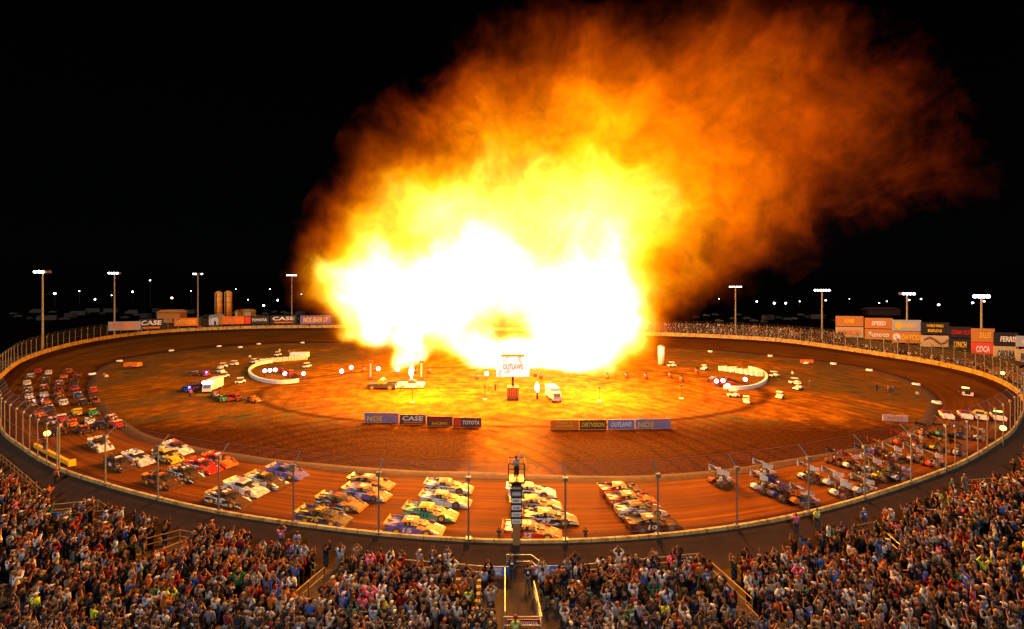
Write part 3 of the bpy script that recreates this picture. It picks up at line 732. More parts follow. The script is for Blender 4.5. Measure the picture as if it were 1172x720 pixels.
def hoodpaint(code):
    c = (.11, .045, .012) if code[0] == 'k' else PAL[code[0]]; return mat(f'plain_or_fire_tint_{code[0]}', tuple(q * .72 for q in c), .5, vary=.6, scale=2.4, spec=.25)  # black hoods and roofs turn orange-brown, the fire's reflection put into the paint
def lm_body():
    m = MB(); m.prism([(2.62, .1), (2.68, .2), (2.0, .5), (1.3, .68), (.6, .84), (.1, .9), (-2.3, 1.02), (-2.45, .95), (-2.42, .28), (-1.9, .12)], -.98, .98)
    m.prism([(-2.45, .95), (-2.3, 1.02), (-1.2, .97), (-1.25, 1.05), (-2.4, 1.14)], -1.0, -.97); m.prism([(-2.45, .95), (-2.3, 1.02), (-1.2, .97), (-1.25, 1.05), (-2.4, 1.14)], .97, 1.0)
    return m
def lm_hood():
    m = MB(); z = .012
    top = [(2.7, .2), (2.0, .5), (1.3, .68), (.6, .84), (.35, .87)]
    vs = []
    for x, h in top:
        yy = .93 if x < 2.5 else .86
        vs += [(x, -yy, h + z), (x, -yy * .5, h + z + .035), (x, yy * .5, h + z + .035), (x, yy, h + z)]
    vs += [(2.74, -.86, .1), (2.76, -.4, .08), (2.76, .4, .08), (2.74, .86, .1)]
    f = [(i*4+j, i*4+j+1, i*4+j+5, i*4+j+4) for i in range(4) for j in range(3)] + [(20+j, 21+j, j+1, j) for j in range(3)]
    m.add(vs, f); m.prism([(2.6, .08), (2.82, .08), (2.8, .14), (2.6, .2)], -.95, .95); return m
def lm_roof():
    m = MB(); vs = []
    for x, z in ((.35, 1.33), (.1, 1.40), (-.5, 1.42), (-1.05, 1.36)):
        vs += [(x, -.66, z - .03), (x, -.3, z), (x, .3, z), (x, .66, z - .03)]
    f = [(i*4+j, i*4+j+1, i*4+j+5, i*4+j+4) for i in range(3) for j in range(3)]; m.add(vs, f)
    m.add([(v[0], v[1], v[2] - .05) for v in vs], [q[::-1] for q in f]); return m
def lm_sail(s):
    m = MB(); m.prism([(-.75, 1.36), (-1.08, 1.33), (-2.1, 1.04), (-.95, .96)], s * .7 - .012, s * .7 + .012); return m
def lm_pillars():
    m = MB()
    for y in (-.64, 0, .64): m.tube((.32, y, 1.33), (.95, y * 1.1, .78), .028, n=5)
    for y in (-.66, .66): m.tube((-.3, y, 1.37), (-.3, y * 1.1, .9), .025, n=5)
    return m
def lm_spoiler():
    m = MB(); m.add([(-2.38, -.92, 1.0), (-2.38, .92, 1.0), (-2.62, .92, 1.25), (-2.62, -.92, 1.25), (-2.40, -.92, .985), (-2.40, .92, .985), (-2.65, .92, 1.24), (-2.65, -.92, 1.24)],
                    [(0, 1, 2, 3), (7, 6, 5, 4), (0, 4, 5, 1), (2, 6, 7, 3), (0, 3, 7, 4), (1, 5, 6, 2)])
    for y in (-.93, 0, .93): m.prism([(-1.9, 1.0), (-2.4, 1.02), (-2.64, 1.25)], y - .01, y + .01)
    return m
def late_model(name, px, py, cbody, chood, croof, num, label, group, dz=0, yaw=0.0, cnum='w'):
    p = Ptrack(px, py + 7); h = heading(p) + yaw
    root = empty('late_model_car', (p.x, p.y, p.z), h, label, 'race car', group); root.scale = (.87, .74, .72)
    sd = int(px)
    body = part('body', 'lmbody', lm_body, liv(cbody, sd), root)
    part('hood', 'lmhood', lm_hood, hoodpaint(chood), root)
    part('hood_scoop', 'lmscoop', lambda: MB().prism([(1.25, .72), (1.2, .84), (.55, .98), (.5, .85)], -.24, .24), M['dark'], root)
    part('stripe', 'lmstripe', lambda: MB().prism([(2.55, .3), (2.0, .535), (1.3, .715), (1.3, .745), (2.0, .565), (2.56, .33)], -.82, -.55).prism([(2.55, .3), (2.0, .535), (1.3, .715), (1.3, .745), (2.0, .565), (2.56, .33)], .55, .82), liv(cbody, sd), root)
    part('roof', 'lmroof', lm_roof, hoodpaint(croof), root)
    part('sail_panel', 'lmsailr', lambda: lm_sail(-1), liv(cbody, sd), root); part('sail_panel', 'lmsaill', lambda: lm_sail(1), liv(cbody, sd), root)
    part('pillars', 'lmpil', lm_pillars, M['dark'], root)
    part('spoiler', 'lmspo', lm_spoiler, liv(chood, sd), root)
    part('cockpit', 'lmcock', lambda: MB().box((-.45, 0, .93), (1.9, 1.5, .14)).ball((-.35, -.3, 1.12), .15), M['dark'], root)
    for x in (1.45, -1.35):
        for y in (-.86, .86): wheel(root, x, y * 1.05, .42, .34, 'lm', M['steel'] if sd % 2 else M['yellow'])
    nm = {'w': M['white'], 'k': M['black'], 'r': M['red'], 'y': M['yellow'], 'b': M['blue'], 'o': M['orange']}[cnum]
    number(num, .85, .5, nm, root, (-.35, -.985, .62), (R(90), 0, 0)); number(num, .8, .7, nm, root, (-.35, 0, 1.43), (0, 0, R(-90)))
    return root
LM = [ # px, py, body, hood (many orange: painted-in fire reflection), roof, number, number colour, label
 (115,505,'wko','wo','kw','1','k','white late model with orange trim, alone behind the others at left'),
 (137,527,'kks','kk','ks','1','w','all black late model nearest the wall at the far left'),
 (158,521,'wob','wb','ww','7','b','white, orange and blue late model beside the black one at far left'),
 (192,518,'kyw','yk','yk','20','w','black and white late model with yellow nose, second row at left'),
 (203,509,'wnn','wn','kw','40','n','white and pink late model farthest from the wall at left'),
 (186,547,'kok','ko','kk','9','o','black and orange late model nearest the wall below the pink one'),
 (214,539,'kww','ko','kw','14','w','black and white late model with firelight-brown nose in the left third row'),
 (232,530,'rrw','rk','rk','99','w','bright red late model in the left third row'),
 (251,523,'rkr','ok','rr','5','w','red late model with black orange nose, inside of the left third row'),
 (262,568,'kww','ko','kk','18','w','black and white late model with firelight-brown nose touching the wall, left of centre'),
 (281,555,'wws','wy','ww','25','r','all white late model with cream nose left of centre'),
 (305,547,'wkk','ko','ky','28','y','white sided late model with firelight-brown nose beside the all white one'),
 (328,537,'bpp','po','bp','11','o','blue and purple late model farthest from the wall, left of centre'),
 (370,589,'kby','kk','kk','76','y','black late model with yellow green side mark half hidden by the wall'),
 (390,572,'ksw','ok','ko','44','r','grey and black late model with orange stripe and nose'),
 (419,561,'pwo','oo','oo','3','w','purple and orange late model behind the tall fence post'),
 (424,549,'kko','ok','oo','B5','w','black and orange late model at the inside, behind the tall fence post'),
 (474,601,'ppb','oo','oo','15','w','violet late model with orange roof hard against the wall'),
 (492,584,'ggs','oo','yo','111','k','green late model with black numbers and orange nose'),
 (509,569,'wpp','oo','ob','21','w','white and violet late model numbered 21'),
 (513,554,'wwk','ok','oo','30','k','white and black late model inside the green and violet ones'),
 (607,559,'www','ww','ww','1','k','plain white late model behind the flag stand'),
 (612,574,'soo','oo','oo','18','k','silver and orange late model with number 18 behind the flag stand'),
 (628,590,'kww','ko','ok','49','w','black over white late model at the right of the flag stand group'),
 (608,606,'rok','or','rk','22','w','red and orange late model against the wall below the flag stand'),
 (712,558,'rko','ko','oo','6','w','red and black late model, innermost of the four right of centre'),
 (722,569,'rkw','oo','oo','19','w','dark red and orange late model, second from inside right of centre'),
 (732,581,'wrk','ko','ko','16','r','white sided late model, third from inside right of centre'),
 (747,597,'krk','kr','kk','10','w','black and red late model nearest the wall right of centre')]
for q in LM: late_model(None, q[0], q[1], q[2], q[3], q[4], q[5], q[7], 'late model race cars four abreast on the front straight', cnum=q[6] if q[6] in 'wkrybo' else 'r', yaw=R(random.uniform(-4, 1)))

# sprint cars
def sp_body():
    m = MB(); m.prism([(1.75, .35), (1.7, .5), (.75, .82), (.2, .95), (.1, .7), (-.5, .62), (-.5, .3), (1.5, .28)], -.24, .24)
    m.prism([(.3, .3), (.2, .98), (-.35, 1.0), (-.6, .7), (-.6, .3)], -.38, -.34); m.prism([(.3, .3), (.2, .98), (-.35, 1.0), (-.6, .7), (-.6, .3)], .34, .38); return m
def sp_tail():
    m = MB(); m.prism([(-.65, .45), (-.7, .95), (-1.1, 1.08), (-1.55, .95), (-1.65, .7), (-1.45, .48)], -.27, .27); return m
def sp_wing():
    a, b_ = Vector((1.0, 0, 1.55)), Vector((-.95, 0, 2.30)); m = MB(); vs = []
    prof = [(0, 0), (.25, -.06), (.6, -.02), (.85, .07), (1, .2)]
    for t, dz in prof:
        p = a.lerp(b_, t); vs += [(p.x, -.8, p.z + dz - .12), (p.x, .8, p.z + dz + .16)]
    f = [(2*i, 2*i+1, 2*i+3, 2*i+2) for i in range(4)]; m.add(vs, f); m.add([(v[0], v[1], v[2] - .04) for v in vs], [q[::-1] for q in f]); return m
def sp_board(s):
    m = MB(); m.prism([(1.1, 1.3), (1.1, 1.85), (.3, 2.05), (-1.05, 2.72), (-1.1, 1.85)], s * .79 - .012, s * .79 + .012); return m
def sp_nose():
    m = MB(); m.prism([(2.2, .52), (2.2, .56), (1.65, .74), (1.65, .70)], -.46, .46)
    for s in (-.47, .47): m.prism([(2.25, .42), (2.25, .66), (1.6, .86), (1.6, .56)], s - .01, s + .01)
    return m
def sp_cage():
    m = MB()
    for y in (-.33, .33):
        m.pipe([(.35, y, .5), (.3, y * .8, 1.35), (-.4, y * .8, 1.42), (-.5, y, .6)], .03, 5); m.pipe([(-.4, y * .8, 1.42), (-1.0, y * .6, .6)], .025, 5)
        m.pipe([(.2, y, 1.2), (.25, y, 1.68)], .025, 4); m.pipe([(-.3, y, 1.35), (-.4, y, 1.9)], .025, 4)
    m.tube((.3, -.27, 1.35), (.3, .27, 1.35), .03, n=5); m.tube((-.4, -.27, 1.42), (-.4, .27, 1.42), .03, n=5); return m
def sp_susp():
    m = MB(); m.tube((-.75, -1.0, .42), (-.75, .95, .42), .06, n=6); m.tube((1.35, -.85, .32), (1.35, .85, .32), .035, n=6)
    m.box((.75, 0, .75), (.55, .62, .3)); m.box((.75, 0, 1.0), (.18, .2, .28))
    for y in (-.45, .45): m.tube((.9, y, .6), (-.2, y, .5), .05, n=6)
    return m
def sprint(px, py, cw, cb, ct, num, label, yaw=0.0, group='winged sprint cars packed on the right of the front straight'):
    p = Ptrack(px, py + 9); h = heading(p) + yaw
    root = empty('sprint_car', (p.x, p.y, p.z), h, label, 'race car', group); sd = int(px); root.scale = (.72,) * 3
    part('body', 'spbody', sp_body, liv(cb, sd), root); part('fuel_tank', 'sptail', sp_tail, liv(ct, sd), root)
    wm = M['white'] if cw[0] == 'w' else liv(cw, sd); wg = part('top_wing', 'spwing', sp_wing, wm, root)
    part('side_board', 'spbr', lambda: sp_board(-1), M['white'] if cw[0] == 'w' and sd % 3 else liv(cw, sd + 1), wg); part('side_board', 'spbl', lambda: sp_board(1), liv(cw, sd + 1), wg)
    part('nose_wing', 'spnose', sp_nose, liv(cw, sd), root); part('roll_cage', 'spcage', sp_cage, M['dark'], root)
    part('engine', 'spsusp', sp_susp, M['steel'], root)
    part('helmet', 'sphelm', lambda: MB().ball((-.1, 0, 1.12), .15), M['white'], root, True)
    wheel(root, -.75, -.88, .44, .44, 'sprr', M['steel']); wheel(root, -.75, .8, .40, .38, 'sprl', M['steel'])
    wheel(root, 1.35, -.82, .33, .22, 'spf', M['steel']); wheel(root, 1.35, .82, .33, .22, 'spf', M['steel'])
    number(num, .6, .55, M['red'] if cw[0] == 'w' else M['white'], wg, (-.1, 0, 2.02), (R(10), R(21), R(-90)))
SP = [
 (823,545,'wwk','wk','rk','17','black and white sprint car leading alone at left of the pack, in open track'),
 (873,537,'www','ww','wr','5','white sprint car with bright white wing, inside left of the pack'),
 (871,552,'wrw','wr','ww','41','white and red sprint car just below the bright white one'),
 (892,561,'bbk','kb','bk','8','blue winged sprint car right of the white and red one'),
 (918,569,'wok','bk','oo','23','orange tailed sprint car with white wing nearest the wall'),
 (925,540,'wkw','kr','wk','11','black and white sprint car behind the tall post near the pack'),
 (953,547,'www','wr','ww','7','white sprint car with red nose right of the tall post'),
 (956,522,'kwr','rk','kr','15','black sprint car with white red wing on the inside'),
 (974,527,'rww','kr','wk','2','dark red and white sprint car following on the inside line'),
 (987,556,'wsw','sw','ws','9','silver white sprint car close to the wall in the middle of the pack'),
 (984,541,'kww','kw','kk','83','black sprint car above the silver white one'),
 (997,531,'wyb','wy','wy','24','white and yellow sprint car in the thick of the pack'),
 (989,518,'bbw','bk','bw','3','bright blue winged sprint car in the thick of the pack'),
 (1002,509,'okw','kb','ok','49','orange and black sprint car on the inside behind the red one'),
 (1006,540,'yyk','yk','yk','39','yellow and black sprint car low in the pack'),
 (1021,517,'www','wk','kw','18','white sprint car with black body in the middle file'),
 (1029,541,'bww','kb','wb','71','blue winged sprint car near the wall in mid pack'),
 (1029,500,'rro','rr','ro','2','all red sprint car on the inside of the right turn'),
 (1044,518,'wwr','wk','wr','13','white sprint car with red tail in the middle file'),
 (1048,503,'wkw','kw','rw','1','white sprint car with red number beside the all red one'),
 (1067,525,'wwk','wr','rw','26','white sprint car with black edge near the wall by the turn'),
 (1055,489,'kko','ko','ok','19','black and orange sprint car innermost entering the turn'),
 (1071,506,'kyw','yk','yk','55','black winged sprint car with bright yellow side'),
 (1076,490,'kgw','kw','gk','75','black sprint car with green trim entering the turn'),
 (1096,512,'kbs','bk','sb','14','dark blue sprint car outside of the yellow sided one'),
 (1099,492,'bbk','bs','kb','33','blue grey sprint car entering the turn third from inside'),
 (1119,495,'wks','ws','kw','10','white winged sprint car nearest the outside entering the turn'),
 (962,559,'wrk','kr','wk','48','small dark sprint car with red and white wing near the wall'),
 (1012,528,'krk','rk','rk','47','dark red sprint car hidden among the middle of the pack')]
for q in SP: sprint(*q, yaw=R(random.uniform(-6, 6)))

# big-block modifieds
def mo_body():
    m = MB(); m.prism([(1.9, .3), (1.85, .5), (.9, .72), (.35, .9), (-2.1, 1.0), (-2.15, .35)], -.45, .45)
    m.prism([(.45, .25), (.4, .88), (-2.15, 1.0), (-2.2, .3)], -.82, .82); return m
def mo_roof():
    m = MB(); m.prism([(.35, 1.38), (.3, 1.44), (-1.0, 1.5), (-1.05, 1.44)], -.7, .7); return m
def mo_side(s):
    m = MB(); m.prism([(-.5, 1.44), (-1.05, 1.46), (-2.15, 1.02), (-.7, .95)], s * .76 - .012, s * .76 + .012); return m
def mo_frame():
    m = MB()
    for y in (-.62, .62): m.tube((.3, y, 1.38), (.6, y * .9, .85), .03, n=5); m.tube((-.3, y, 1.42), (-.3, y, .95), .03, n=5)
    m.tube((1.5, -.9, .34), (1.5, .9, .34), .04, n=6); m.tube((-1.3, -.95, .4), (-1.3, .95, .4), .05, n=6); m.box((2.05, 0, .38), (.06, 1.0, .2)); return m
def modified(px, py, cb, ch, num, label, group='big-block modifieds in files on the left turn', yaw=0.0, onz=None, lights=None):
    if onz is None: p = Ptrack(px, py + 3); h = heading(p) + yaw
    else: p = P(px, py + 3, 0); h = yaw
    root = empty('modified_car', (p.x, p.y, p.z), h, label, 'race car', group); sd = int(px); root.scale = (.64 if onz is None else .72,) * 3
    if onz is None: cb = cb[0] + 'kk' if sd % 2 else 'k' + cb
    part('body', 'mobody', mo_body, liv(cb, sd), root); part('roof', 'moroof', mo_roof, liv(ch, sd), root)
    part('sail_panel', 'mosr', lambda: mo_side(-1), liv(ch, sd + 1), root); part('sail_panel', 'mosl', lambda: mo_side(1), liv(ch, sd + 1), root)
    part('roll_cage', 'mofr', mo_frame, M['dark'], root)
    for x, y, r, w, k in ((-1.3, -.92, .42, .36, 'mr'), (-1.3, .92, .42, .36, 'mr'), (1.5, -.86, .34, .26, 'mf'), (1.5, .86, .34, .26, 'mf')): wheel(root, x, y, r, w, k, M['steel'], rim=False)
    if lights: MB().ball((1.0, 0, 1.2), .3).build('lamp', lights, root, True)
MO = {'outermost': [(43,424,'rw','rk'),(34.7,430,'ws','ww'),(31,438,'ww','ws'),(32,446,'sw','wk'),(33.9,454,'wb','wk'),(36,462,'ow','ok')],
 'second': [(55.5,426,'wo','ws'),(52.7,434,'ks','kw'),(50.5,443,'ro','rw'),(51,452,'wk','kw'),(53,460,'ok','kr'),(56,468,'bk','wk')],
 'third': [(78,424,'ro','or'),(73,430,'ok','kr'),(68,438,'rw','wr'),(66.5,446,'kr','kr'),(68,453,'yo','ko'),(73,461,'wk','ww')],
 'fourth': [(88.5,428,'or','kr'),(85,436,'kw','kr'),(85,444,'rk','bk'),(89,452,'bw','wk'),(95,460,'kb','ks')],
 'innermost': [(107,446,'ro','oo'),(108.5,458,'or','ko')],
 'front row': [(45.8,474,'ok','kr'),(60,482,'rw','wr'),(71,479,'rw','ww'),(83,485,'ok','or'),(89,472,'yk','yy'),(103,482,'ws','kw'),(107,472,'gk','ky'),(115,487,'kw','bk'),(128,479,'wr','rw'),(135,486,'rw','ow'),(96,492,'rk','ok'),(67,494,'kr','rk')]}
cn = {'r': 'red', 'w': 'white', 's': 'silver', 'o': 'orange', 'k': 'black', 'b': 'blue', 'y': 'yellow', 'g': 'green', 'p': 'purple', 'n': 'pink'}
ordn = ['first', 'second', 'third', 'fourth', 'fifth', 'sixth', 'seventh', 'eighth', 'ninth', 'tenth', 'eleventh', 'twelfth']
for fl, L in MO.items():
    for k, (px, py, cb, ch) in enumerate(L):
        bn = cn[cb[0]] if int(px) % 2 or cb[0] == 'k' else f'black and {cn[cb[0]]}'
        if fl == 'front row': lab = f'{bn} modified with {cn[ch[0]]} roof, {ordn[k]} listed from left in the ragged front rows'; lab = lab.replace(' listed', '')
        else: lab = f'{bn} modified with {cn[ch[0]]} roof, {ordn[k]} from the back of the {fl} file'
        modified(px, py, cb, ch, str(10 + k), lab, yaw=R(random.uniform(-5, 5)))

# pace trucks with tail lamps on the right-hand turn
def pu_body():
    m = MB(); m.prism([(2.6, .35), (2.65, .8), (2.5, 1.0), (1.1, 1.1), (-.6, 1.12), (-.6, .65), (-2.6, .65), (-2.65, .35)], -.95, .95)
    for s in (-.92, .92): m.box((-1.62, s, .9), (2.05, .08, .5))
    m.box((-2.63, 0, .88), (.07, 1.85, .5)); return m
def pu_cab():
    m = MB(); m.prism([(1.2, 1.08), (.55, 1.75), (-.45, 1.78), (-.62, 1.1)], -.82, .82); return m
def pickup(px, py, c, cc, label, beacon, big=True, yaw=None, group='pickup trucks leading the field into the right turn', sc=1.0):
    p = Ptrack(px, py + 6) if big else P(px, py + 4, 0); h = heading(p) if yaw is None else math.atan2(p.y, p.x) + R(9) if yaw == 'view' else yaw
    root = empty('pickup_truck', (p.x, p.y, p.z), h, label, 'pickup truck', group); root.scale = (sc,) * 3
    part('body', 'pubody', pu_body, c, root); cb = part('cab', 'pucab', pu_cab, cc, root)
    part('window', 'puwin', lambda: MB().prism([(-.47, 1.72), (-.44, 1.72), (-.61, 1.2), (-.64, 1.2)], -.7, .7), M['black'], cb)
    part('windscreen', 'puws', lambda: MB().prism([(1.15, 1.15), (1.18, 1.15), (.6, 1.72), (.57, 1.72)], -.74, .74), M['black'], cb)
    for x in (1.7, -1.6):
        for y in (-.88, .88): wheel(root, x, y, .4, .26, 'pu', M['steel'])
    for y in (-.78, .78): part('tail_lamp', 'putl', lambda: MB().box((-2.69, 0, .95), (.05, .42, .42)), M['tail'], root, loc=(0, y, 0))
    part('bumper', 'pubum', lambda: MB().box((-2.76, 0, .5), (.14, 1.9, .2)), M['white'], root)
    if beacon: part('light_bar', 'pulb' , lambda: MB().box((0, 0, 1.9), (.35, 1.3, .2)), beacon, root)
pickup(1083, 472, M['white'], M['red'], 'white and red pickup truck, leftmost of the four with red tail lamps', M['dark'], yaw='view', sc=.64)
pickup(1104, 472, M['white'], M['red'], 'red roofed pickup truck, second from left of the four with red tail lamps', M['dark'], yaw='view', sc=.64)
pickup(1121, 473, M['white'], M['yellow'], 'white pickup truck with yellow roof, third of the four with red tail lamps', M['yellow'], yaw='view', sc=.64)
pickup(1142, 474, M['white'], M['black'], 'white pickup truck with glowing amber roof bar, rightmost of the four', M['beacon'], yaw='view', sc=.64)
pickup(1105, 446, M['black'], M['black'], 'dark lone truck with amber roof light ahead of the four pickups', M['beacon'], yaw='view', sc=.7)

# ------------------------------------------------------------------ infield
G = 'race cars and quads parked on the left infield'
IM = [(215,445,'bk','kb','small blue lit quad car leftmost on the left infield','b'),(224,443,'kr','kb','dark infield car with white lamp, second from left',None),(235,441.5,'kb','bk','black infield car left of the white truck',None),
 (225,427,'kr','ks','dark infield car at the back left of the white truck',None),(236,427,'rk','rb','red infield car carrying a blue lamp behind the others','b'),(248,452,'ks','kr','black infield car just below the white truck',None),
 (256,456,'gk','ko','green and black infield car in front of the white truck',None),(264,455,'rk','kr','red and black infield car in the middle of the front row',None),(272,455,'kr','kr','black infield car right of the red one in the front row',None),(292,457,'or','ko','lone orange infield car at the right end of the front row',None)]
for px, py, cb, ch, lab, lt in IM: modified(px, py, cb, ch, '2', lab, G, yaw=R(random.uniform(-60, 0)), onz=0, lights=M['lampb'] if lt else None)
def truck(px, py, label, yaw, sc=1, lamps=None, body='white', name='box_truck'):
    p = P(px, py, 0); root = empty(name, p, yaw, label, 'truck'); root.scale = (sc,) * 3
    MB().box((-.6, 0, 1.75), (4.2, 2.1, 2.2)).build('box_body', M[body], root)
    cab = MB().prism([(1.55, .45), (3.0, .45), (3.0, 1.2), (2.5, 2.0), (1.55, 2.1)], -.95, .95).build('cab', M[body], root)
    MB().prism([(3.01, 1.25), (3.03, 1.25), (2.54, 1.95), (2.52, 1.95)], -.8, .8).build('windscreen', M['black'], cab)
    for x in (2.3, -1.7):
        for y in (-.9, .9): wheel(root, x, y, .42, .28, 'tr', None)
    if lamps:
        for y in (-.6, .6): MB().ball((3.0, y, 2.6), .4).build('lamp', M[lamps], root, True)
truck(244, 447, 'white truck with two violet white lamps above its dark windscreen', R(-80), .8, 'lampv')
truck(633, 457, 'white van parked on the lit infield right of the video screen', R(-78), .8)
pickup(438, 441, M['dark'], M['orange'], 'dark loaded truck parked under the left flame jet between two banner pillars', M['white'], False, R(178), 'vehicles by the stage', 1.05)
pickup(471, 440, M['white'], M['dark'], 'pale truck with a white flame on its bed left of the second banner pillar', None, False, R(0), 'vehicles by the stage', .95)

# video screen on its lift
p = P(587, 457, 0); d = p.y
root = empty('video_screen', p, 0, 'large video screen on a dark lift truck before the fireball', 'video screen')
zt, zb = at_depth(587, 408, d).z, at_depth(587, 431, d).z; w = 38 * d / F
m_scr, nt, b = newmat('screen_picture', .3)
tcs = N(nt, 'ShaderNodeTexCoord'); wv_ = N(nt, 'ShaderNodeTexNoise'); wv_.inputs['Scale'].default_value = .55; wv_.inputs['Detail'].default_value = 3; nt.links.new(tcs.outputs['Object'], wv_.inputs['Vector'])
sc_c = ramp(nt, wv_.outputs['Fac'], [(.3, (.6, .16, .05)), (.4, (1, .6, .4)), (.46, (1, .9, .85)), (.7, (1, .9, .85)), (.78, (.6, .15, .1))])
nt.links.new(sc_c, b.inputs['Emission Color']); b.inputs['Emission Strength'].default_value = 1.1; b.inputs['Base Color'].default_value = (.05, .03, .03, 1)
scr = MB().box((0, 0, (zt + zb) / 2), (w, .3, zt - zb)).build('screen', m_scr, root)
writing('OUTLAWS', w * .6, 1.0, M['orange'], scr, (0, -.2, (zt + zb) / 2), (R(90), 0, 0))
MB().box((0, 0, zt + .2), (w * .72, .3, .4)).build('header', M['orange'], root)
MB().box((-w * .0, .3, (zb + 1) / 2), (.4, .4, zb)).build('mast', M['dark'], root)
MB().box((0, 0, 1.3), (2.0, 2.2, 2.0)).build('lift_base', mat('brown_steel', (.2, .06, .03), .6), root)
for i in range(-2, 3): MB().box((i * .4, -1.14, 1.5), (.08, .06, 1.3)).build('grille_bar', M['orange'], root)
for x in (-1.6, 1.6): MB().pipe([(x * .5, 0, .5), (x, -.4, .05)], .08, 5).build('outrigger', M['steel'], root)
for x in (-.75, .75):
    for y in (-.9, .9): MB().tube((x - .14, y, .35), (x + .14, y, .35), .36, n=12).build('wheel', M['rubber'], root)

# banner pillars, flame pots, lamp posts, inflatable
for px, lab in ((424.5, 'dark upright banner pillar left of the loaded truck'), (482.5, 'dark upright banner pillar right of the pale truck')):
    p = P(px, 434, 0); h = at_depth(px, 413, p.y).z
    root = empty('banner_pillar', p, 0, lab, 'banner pillar', 'upright banner pillars by the stage')
    MB().box((0, 0, h / 2), (.85, .35, h)).build('pillar', mat('pillar_cloth', (.25, .03, .02), .7), root)
    MB().box((0, -.2, h * .5), (.35, .04, h * .75)).build('stripe', mat('pillar_stripe', (.6, .3, .3), .7), root); MB().box((0, 0, .06), (1.3, .9, .12)).build('base', M['dark'], root)
pots = [(402,423.5),(433,425),(455,426),(557,431),(391,428)]
for k, (px, py) in enumerate(pots):
    p = P(px, py + 3, 0); root = empty('lamp_stand', p, 0, f'violet white lamp on a short stand, {ordn[k]} along the left of the stage', 'lamp', 'lamps along the stage')
    MB().tube((0, 0, 0), (0, 0, .8), .07).build('post', M['dark'], root); MB().ball((0, 0, 1.2), .48).build('lamp', M['lampv'], root, True)
barrels = [(416,426),(476,427.5),(491,427.5),(546,434),(612.5,431),(619,433),(695,434),(717,433),(739,433.5),(767,432.5),(797.5,428),(780,437)]
for k, (px, py) in enumerate(barrels):
    p = P(px, py, 0); root = empty('propane_drum', p, 0, f'orange lit flame drum, {ordn[k]} from the left along the stage front', 'drum', 'flame drums along the stage front')
    MB().tube((0, 0, 0), (0, 0, 1.1), .42, n=14).build('drum', mat('drum_red', (.3, .05, .02), .5), root, True); MB().tube((0, 0, 1.1), (0, 0, 1.4), .2, .28, n=10).build('nozzle', M['dark'], root)
for k, (px, py) in enumerate([(555,457.5),(686,459.5),(780,456.5),(472,461)]):
    p = P(px, py, 0); root = empty('pyro_post', p, 0, f'thin post with dark head standing before the stage, {ordn[k]} of four', 'post', 'thin posts before the stage')
    MB().tube((0, 0, 0), (0, 0, 2.3), .05, n=5).build('pole', M['dark'], root); MB().ball((0, 0, 2.4), .22).build('head', M['dark'], root); MB().box((0, 0, .08), (.6, .6, .16)).build('base', M['white'], root)
def flame(px, py, h_px, w_px, label):
    p = P(px, py, 0); k = p.y / F; h = h_px * k; w = w_px * k
    root = empty('flame_torch', p, 0, label, 'flame', 'white flame jets')
    MB().tube((0, 0, 0), (0, 0, 1.2), .18, .14, n=8).build('burner', M['dark'], root)
    zz = [1.2 + h * t for t in (0, .1, .3, .55, .8, 1)]; rr_ = [w * q for q in (.06, .22, .42, .5, .3, .04)]
    MB().pipe([(math.sin(z * 2) * w * .08, 0, z) for z in zz], rr_, 10).build('flame', mat('white_flame', (1, .8, .5), .5, emit=(1, .86, .6), strength=5), root, True)
flame(471, 440, 17, 6, 'white flame jet shooting up from the pale truck')
flame(615, 457, 12, 6, 'small white balloon-shaped flame on a pole right of the video screen')
p = P(757, 417.5, 0); d = p.y; h = at_depth(757, 395, d).z
root = empty('inflatable_can', p, 0, 'tall white inflatable drink can standing right of the fireball', 'inflatable')
MB().tube((0, 0, .2), (0, 0, h - .3), 3.7 * d / F, n=20).build('can_body', M['white'], root, True); MB().tube((0, 0, h - .3), (0, 0, h), 3.7 * d / F, 3.0 * d / F, n=20).build('lid', M['steel'], root); MB().tube((0, 0, 0), (0, 0, .2), 3.0 * d / F, 3.7 * d / F, n=20).build('rim', M['steel'], root)

